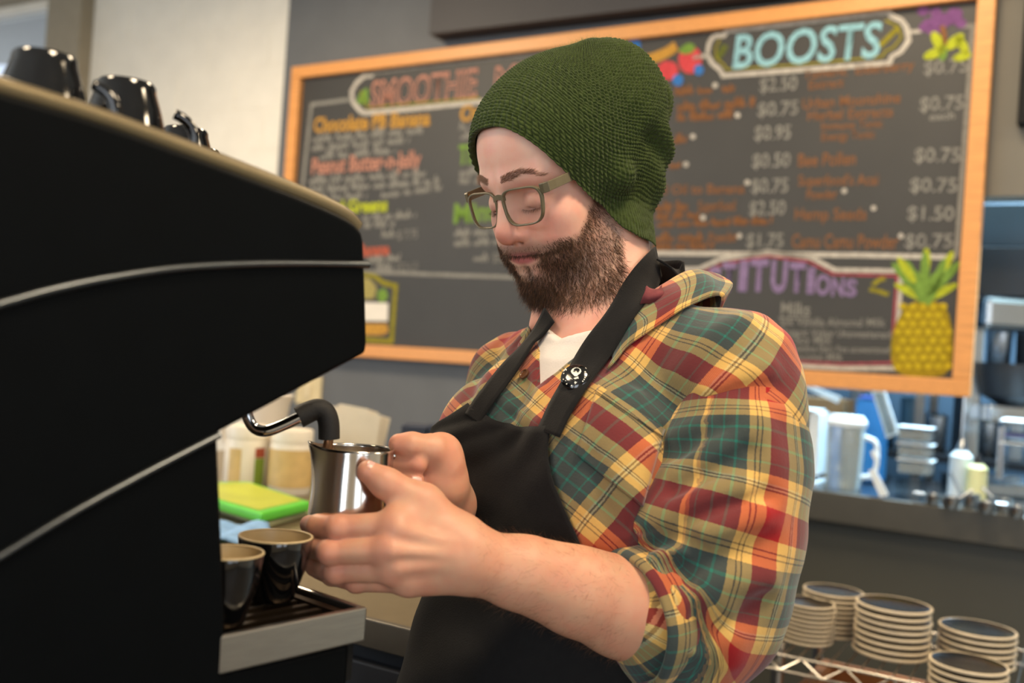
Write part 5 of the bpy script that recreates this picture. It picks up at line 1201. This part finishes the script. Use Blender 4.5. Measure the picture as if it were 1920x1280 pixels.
ringloft('rolled_cuff', CUFC, CUFX, [tuple(x) for x in cp], m_plaid, shirt, Z, .012, uvo=(.93, .34))
# collar: outer edge on the shirt, fold line, inner edge against the neck
def loft3(name, rows, m, parent, n=60, k=16, per=PER, wob=.0012, uvo=(0, 0), th=.0025):
    R = [smoothline(r, n) for r in rows]; V, UV = [], []; s = np.concatenate([[0], np.cumsum(np.linalg.norm(np.diff(R[0], axis=0), axis=1))])
    for i in range(n):
        c = smoothline([r[i] for r in R], k); acc = 0
        for j in range(k):
            if j: acc += np.linalg.norm(c[j]-c[j-1])
            V.append(c[j]+np.array([1, -1, 1])*wob*(math.sin(i*.55+j*.4)+.6*math.sin(i*.23-j*.7))); UV.append((s[i]/per+uvo[0], acc/per+uvo[1]))
    F = [(i*k+j, i*k+j+1, (i+1)*k+j+1, (i+1)*k+j) for i in range(n-1) for j in range(k-1)]
    o = mk(name, np.array(V), F, m, parent, True, uv=np.array(UV)); solidify(o, th, 0); return o
E0 = onsurf(shirt_sdf, [(1140, 690), (1175, 650), (1215, 622), (1250, 598), (1290, 573), (1330, 558), (1358, 556)], .005)
E0 = np.vstack([E0, tw((.05, -.115, .0)), tw((-.03, -.125, .005))])
E1 = np.vstack([PP((1128, 668, 1.035), (1158, 605, 1.040), (1196, 568, 1.045), (1246, 532, 1.055), (1284, 512, 1.072), (1322, 509, 1.105), (1352, 528, 1.150)), tw((.045, -.10, .052)), tw((-.03, -.105, .055))])
E2 = np.vstack([PP((1120, 690, 1.052), (1150, 640, 1.060), (1190, 600, 1.066), (1232, 566, 1.078), (1270, 545, 1.095), (1305, 540, 1.125), (1330, 552, 1.155)), tw((.04, -.085, .015)), tw((-.03, -.085, .015))])
Em = .5*(E0+E1)+np.array([.006, -.008, .004])
loft3('collar', [E0, Em, E1, E2], m_plaid, shirt, uvo=(.42, .30))
G0 = np.vstack([onsurf(shirt_sdf, [(968, 668), (990, 630), (1008, 600)], .004), tw((-.085, -.03, .005)), tw((-.05, -.11, .0))])
G1 = np.vstack([PP((985, 652, 1.115), (1006, 612, 1.135), (1018, 578, 1.16)), tw((-.070, -.02, .05)), tw((-.045, -.10, .055))])
G2 = np.vstack([PP((1000, 655, 1.105), (1016, 620, 1.125), (1030, 590, 1.15)), tw((-.062, -.02, .015)), tw((-.04, -.085, .015))])
loft3('collar', [G0, .5*(G0+G1)+np.array([-.004, -.004, .003]), G1, G2], m_plaid, shirt, uvo=(.05, .5))
m_maroon = mat('collar_underside', (104, 44, 48), .9, var=.2, scale=90)
loft3('collar_tip', [PP((1200, 570, 1.030), (1218, 568, 1.028), (1240, 566, 1.032)), PP((1206, 552, 1.026), (1224, 556, 1.022), (1244, 548, 1.030)), PP((1212, 536, 1.034), (1228, 545, 1.032), (1242, 534, 1.040))], m_maroon, shirt, 16, 10, wob=.0006)
# pocket, placket band, button
def surfpatch(name, quad, f, off, m, parent, n=24, uvf=None, th=.0015):
    a, b, c, d = map(np.array, quad); u = np.linspace(0, 1, n); U, Vv = np.meshgrid(u, u, indexing='ij'); U, Vv = U[..., None], Vv[..., None]
    px_ = ((1-U)*(1-Vv)*a+U*(1-Vv)*b+U*Vv*c+(1-U)*Vv*d).reshape(-1, 2); v = march(f, px_[:, 0], px_[:, 1], off=off)
    F = [(i*n+j, i*n+j+1, (i+1)*n+j+1, (i+1)*n+j) for i in range(n-1) for j in range(n-1)]
    o = mk(name, v, F, m, parent, True, uv=uvf(v) if uvf else None); solidify(o, th, 0); return o
surfpatch('chest_pocket', [(1122, 722), (1246, 806), (1205, 950), (1080, 850)], torso1, .0034, m_plaid, shirt, 30, torso_uv)
surfpatch('pocket_hem', [(1122, 721), (1247, 805), (1243, 818), (1118, 733)], torso1, .0060, m_plaid, shirt, 24, torso_uv)
m_btn = mat('brown_button', (92, 58, 34), .3, var=.2, scale=300)
bpnt = onsurf(torso1, [(984, 702)], .002)[0]; bn = unit(grad(torso1, bpnt[None])[0])
def frame_n(n, up=Z): x = unit(np.cross(up, n)); return np.stack([x, np.cross(n, x), n], 1)
lathe('shirt_button', [(.0056, 0), (.006, .0008), (.0058, .0022), (.0046, .0024), (.0040, .0016), (.0005, .0015)], m_btn, shirt, bpnt, 20, R=frame_n(bn))
# ------------------------------------------------------------------ apron
m_apron = mat('black_twill', (20, 19, 19), .88, var=.15, scale=120, bump=.2, bscale=600, spec=.2, sheen=.05)
def tphi(w): t = tl(w); return np.arctan2(t[:, 0], t[:, 1]+.02), t[:, 2]
re_px = [(1038, 798), (1033, 850), (1044, 905), (1064, 960), (1100, 1040), (1160, 1140), (1240, 1250)]
rph, rz = tphi(onsurf(torso1, re_px)); le = tphi(onsurf(torso1, [(891, 758), (862, 778)]))
zt_r, zt_l = rz[0], le[1][0]; zbot = -.95
zr = np.concatenate([rz, [zbot]]); pr = np.concatenate([rph, [rph[-1]+.10]])
zl_ = np.array([le[1][0], le[1][1], le[1][1]-.05, le[1][1]-.14, zbot]); pl_ = np.array([le[0][0], le[0][1], -1.15, -1.30, -1.45])
na_, ma_ = 110, 64; V = []
for i in range(na_):
    t = i/(na_-1); zL = zt_l+(zbot-zt_l)*t; zR = zt_r+(zbot-zt_r)*t
    pL = np.interp(-zL, -zl_, pl_); pR = np.interp(-zR, -zr, pr)
    for j in range(ma_):
        s = j/(ma_-1); V.append((pL+(pR-pL)*s, zL+(zR-zL)*s-.010*math.sin(math.pi*s)*math.exp(-t*30), s, t))
V = np.array(V)
def apron_base(p):
    t = tl(p); d = torso1(p); d = smin(d, rcone(t, (0, .02, -.45), (0, .03, -1.0), .165, .175), .05); return d
dirs = np.sin(V[:, 0])[:, None]*TL+np.cos(V[:, 0])[:, None]*TF; org = NB-TF*.02+V[:, 1][:, None]*Z
off_ = .0055+.0035*np.clip(V[:, 3]*4, 0, 1)*np.sin(V[:, 2]*17+V[:, 3]*6)*np.clip(V[:, 3]*3, .2, 1)+.0016*np.sin(V[:, 2]*9-V[:, 3]*31)+.0012*np.sin(V[:, 3]*70+V[:, 2]*23)
lo_, hi_ = np.full(len(V), .02), np.full(len(V), .34)
for _ in range(18):
    mm_ = (lo_+hi_)/2; ins = apron_base(org+dirs*mm_[:, None])-off_ < 0; lo_ = np.where(ins, mm_, lo_); hi_ = np.where(ins, hi_, mm_)
av = org+dirs*((lo_+hi_)/2)[:, None]
apron = mk('apron', av, [(i*ma_+j, (i+1)*ma_+j, (i+1)*ma_+j+1, i*ma_+j+1) for i in range(na_-1) for j in range(ma_-1)], m_apron, person, True); solidify(apron, .0025, 1)
def strap_sdf(p): return smin(torso1(p), HeadW(p), .01)
def strap(name, px_pts, w, off, wlist=None, n=50, tilt=0.0):
    q = smoothline(np.array(px_pts, float), n); c = march(strap_sdf, q[:, 0], q[:, 1], off=off); 
    for _ in range(3): c[1:-1] = .25*c[:-2]+.5*c[1:-1]+.25*c[2:]
    nn = grad(strap_sdf, c, .004); nn /= np.linalg.norm(nn, axis=1)[:, None]; 
    for _ in range(6): nn[1:-1] = .25*nn[:-2]+.5*nn[1:-1]+.25*nn[2:]
    return ribbon3(name, c, nn, w)
def ribbon3(name, c, nn, w, k=6):
    t = np.gradient(c, axis=0); t /= np.linalg.norm(t, axis=1)[:, None]; b = np.cross(t, nn); b /= np.linalg.norm(b, axis=1)[:, None]; n = len(c); V = []
    w = np.broadcast_to(w, (n,))
    for i in range(n):
        for j in range(k): s = j/(k-1)-.5; V.append(c[i]+b[i]*s*w[i])
    o = mk(name, np.array(V), [(i*k+j, i*k+j+1, (i+1)*k+j+1, (i+1)*k+j) for i in range(n-1) for j in range(k-1)], m_apron, apron, True); solidify(o, .0022, 0); return o
strap('neck_strap', [(1234, 490), (1212, 520), (1180, 565), (1145, 615), (1112, 665), (1080, 715), (1050, 765), (1028, 812)], .034, .0075)
strap('neck_strap', [(1030, 590), (1012, 618), (985, 650), (945, 702), (905, 755), (886, 785)], .026, .0085)
# strap round the back of the neck
bk = [P(1236, 488, 1.10), tw((.060, -.055, .055)), tw((.03, -.082, .06)), tw((-.03, -.082, .055)), tw((-.062, -.03, .04)), P(1028, 592, 1.16)]
bk = smoothline(bk, 30); ax_ = NB+Z*.05-TF*.02; nn = bk-ax_; nn[:, 2] = .01; nn /= np.linalg.norm(nn, axis=1)[:, None]; ribbon3('neck_strap', bk, nn, .030)
# ---- skull badge
bc_ = onsurf(strap_sdf, [(1078, 707)], .0115)[0]; bn_ = unit(unit(grad(strap_sdf, bc_[None], .004)[0])*.7+unit(CAM-bc_)*.5); BR_ = frame_n(bn_); br = .0142
badge = lathe('skull_badge', [(br*.9, -.002), (br, 0), (br, .0012), (br*.9, .0026), (br*.5, .0036), (.0004, .0040)], mat('badge_black', (12, 12, 12), .15, coat=.8), apron, bc_, 40, R=BR_)
m_bone = mat('badge_white', (232, 226, 210), .4)
def on_badge(name, pts, m, h=.0041): 
    p_ = np.array(pts)*br; r2 = (p_**2).sum(1)/br**2; zz = .0044-.0026*r2; v = np.stack([p_[:, 0], p_[:, 1], zz+h-.0041], 1)@BR_.T+bc_; return mk(name, v, [tuple(range(len(v)))], m, badge)
on_badge('skull', [(-.05, .02), (.06, -.10), (.24, -.08), (.30, .06), (.40, .16), (.44, .36), (.34, .56), (.14, .66), (-.10, .64), (-.26, .50), (-.30, .30), (-.20, .12)], m_bone)
for x, y in ((-.04, .32), (.22, .30)): on_badge('eye_socket', [(x+.085*math.cos(a), y+.075*math.sin(a)) for a in np.linspace(0, 2*np.pi, 10, endpoint=False)], mat('badge_ink', (14, 14, 14), .5), .0045)
for a, b in (((-.5, -.50), (.30, -.18)), ((-.42, -.16), (.22, -.56))):
    a, b = np.array(a), np.array(b); t = unit(b-a); n = np.array([-t[1], t[0]])*.065; on_badge('crossbone', [a-n, b-n, b+t*.06-n*1.8, b+t*.06+n*1.8, b+n, a+n, a-t*.06+n*1.8, a-t*.06-n*1.8], m_bone)
for a in list(np.linspace(-.5, .5, 6))+[2.6, 3.0, 3.6, 4.2, 4.7]: on_badge('badge_dot', [(.80*math.cos(a)+.05*math.cos(t), .80*math.sin(a)+.05*math.sin(t)) for t in np.linspace(0, 2*np.pi, 6, endpoint=False)], m_bone, .0043)
for o_, l_ in ((hat, 'dark green waffle-knit slouchy beanie'), (shirt, 'red, yellow and slate plaid flannel shirt with rolled sleeves'), (apron, 'black bib apron with neck straps'), (badge, 'round black badge with white skull and crossbones')): o_['label'] = l_
# ------------------------------------------------------------------ trousers and shoes (below the frame)
hip = NB-Z*.52
def trs(p):
    t = tl(p); d = ell(t, (0, .0, -.56), (.168, .128, .14)); 
    for s in (-1, 1): d = smin(d, chain(t, [(s*.08, 0, -.60), (s*.10, .01, -.95), (s*.11, -.01, .075-NB[2])], [.095, .072, .058]), .04)
    return d
vp, Fp = isomesh(trs, (NB[0]-.32, NB[1]-.32, .0), (NB[0]+.32, NB[1]+.32, NB[2]-.40), .012)
mk('trousers', vp, Fp, mat('dark_denim', (36, 38, 46), .85, var=.15, scale=80), person, True)
for s in (-1, 1):
    def shoe(p):
        t = tl(p)+np.array([0, 0, NB[2]]); d = smin(ell(t, (s*.112, .06, .035), (.045, .12, .04)), rcone(t, (s*.11, -.02, .05), (s*.11, -.015, .09), .045, .042), .03); return smax(d, .002-t[:, 2], .004)
    c = tw((s*.11, .05, 0)); c[2] = 0; vv, ff = isomesh(shoe, c-np.array([.2, .2, .01]), c+np.array([.2, .2, .16]), .008); mk('shoe', vv, ff, mat('shoe_black', (24, 23, 22), .5), person, True)
# ------------------------------------------------------------------ milk pitcher (held, not part of him)
PC = P(662, 905, .905); ptop, pbot = P(662, 838, .905)[2], P(662, 992, .905)[2]; ph_ = ptop-pbot
m_pit = mat('pitcher_steel', (206, 200, 192), .16, 1.0, var=.02)
pit = thing('milk_pitcher', (PC[0], PC[1], pbot), 'small polished steel milk pitcher held under the steam wand', 'pitcher')
prof_ = smoothline([(.0372, 0), (.0388, .004), (.0386, .2*ph_), (.0372, .5*ph_), (.0352, .8*ph_), (.0350, ph_)], 26); nn_ = 72
def pit_shell(inset, z0):
    V = []
    for r, z in prof_:
        z = max(z, z0)
        for j in range(nn_):
            a = 2*math.pi*j/nn_; da = (a-math.pi*1.08+math.pi) % (2*math.pi)-math.pi; sp = math.exp(-(da/.32)**2)*np.clip((z/ph_-.45)/.55, 0, 1)**1.6
            V.append(((r-inset+.008*sp)*math.cos(a), (r-inset+.008*sp)*math.sin(a), z+.004*sp*(z/ph_)))
    return np.array(V)
m_ = len(prof_); A_ = pit_shell(0, 0); B_ = pit_shell(.0009, .003); F = []
for i in range(m_-1):
    for j in range(nn_):
        k = (j+1) % nn_; F += [(i*nn_+j, i*nn_+k, (i+1)*nn_+k, (i+1)*nn_+j), (m_*nn_+i*nn_+k, m_*nn_+i*nn_+j, m_*nn_+(i+1)*nn_+j, m_*nn_+(i+1)*nn_+k)]
t_ = (m_-1)*nn_; F += [(t_+j, t_+(j+1) % nn_, m_*nn_+t_+(j+1) % nn_, m_*nn_+t_+j) for j in range(nn_)]; F += [tuple(range(nn_))[::-1], tuple(m_*nn_+j for j in range(nn_))]
mk('pitcher_body', np.vstack([A_, B_]), F, m_pit, pit, True, world=False)
milk = [(.0345*math.cos(a), .0345*math.sin(a), .52*ph_) for a in np.linspace(0, 2*np.pi, 40, endpoint=False)]; mk('milk', np.array(milk), [tuple(range(40))], mat('milk', (238, 228, 210), .35), pit, world=False)
hdl = smoothline([(.031, .015, .90*ph_), (.042, .026, .90*ph_), (.052, .033, .76*ph_), (.050, .032, .45*ph_), (.042, .025, .22*ph_), (.033, .016, .14*ph_)], 30); hv_, hf_ = tube_data(hdl, .0042, 10); mk('pitcher_handle', hv_, hf_, m_pit, pit, True, world=False)
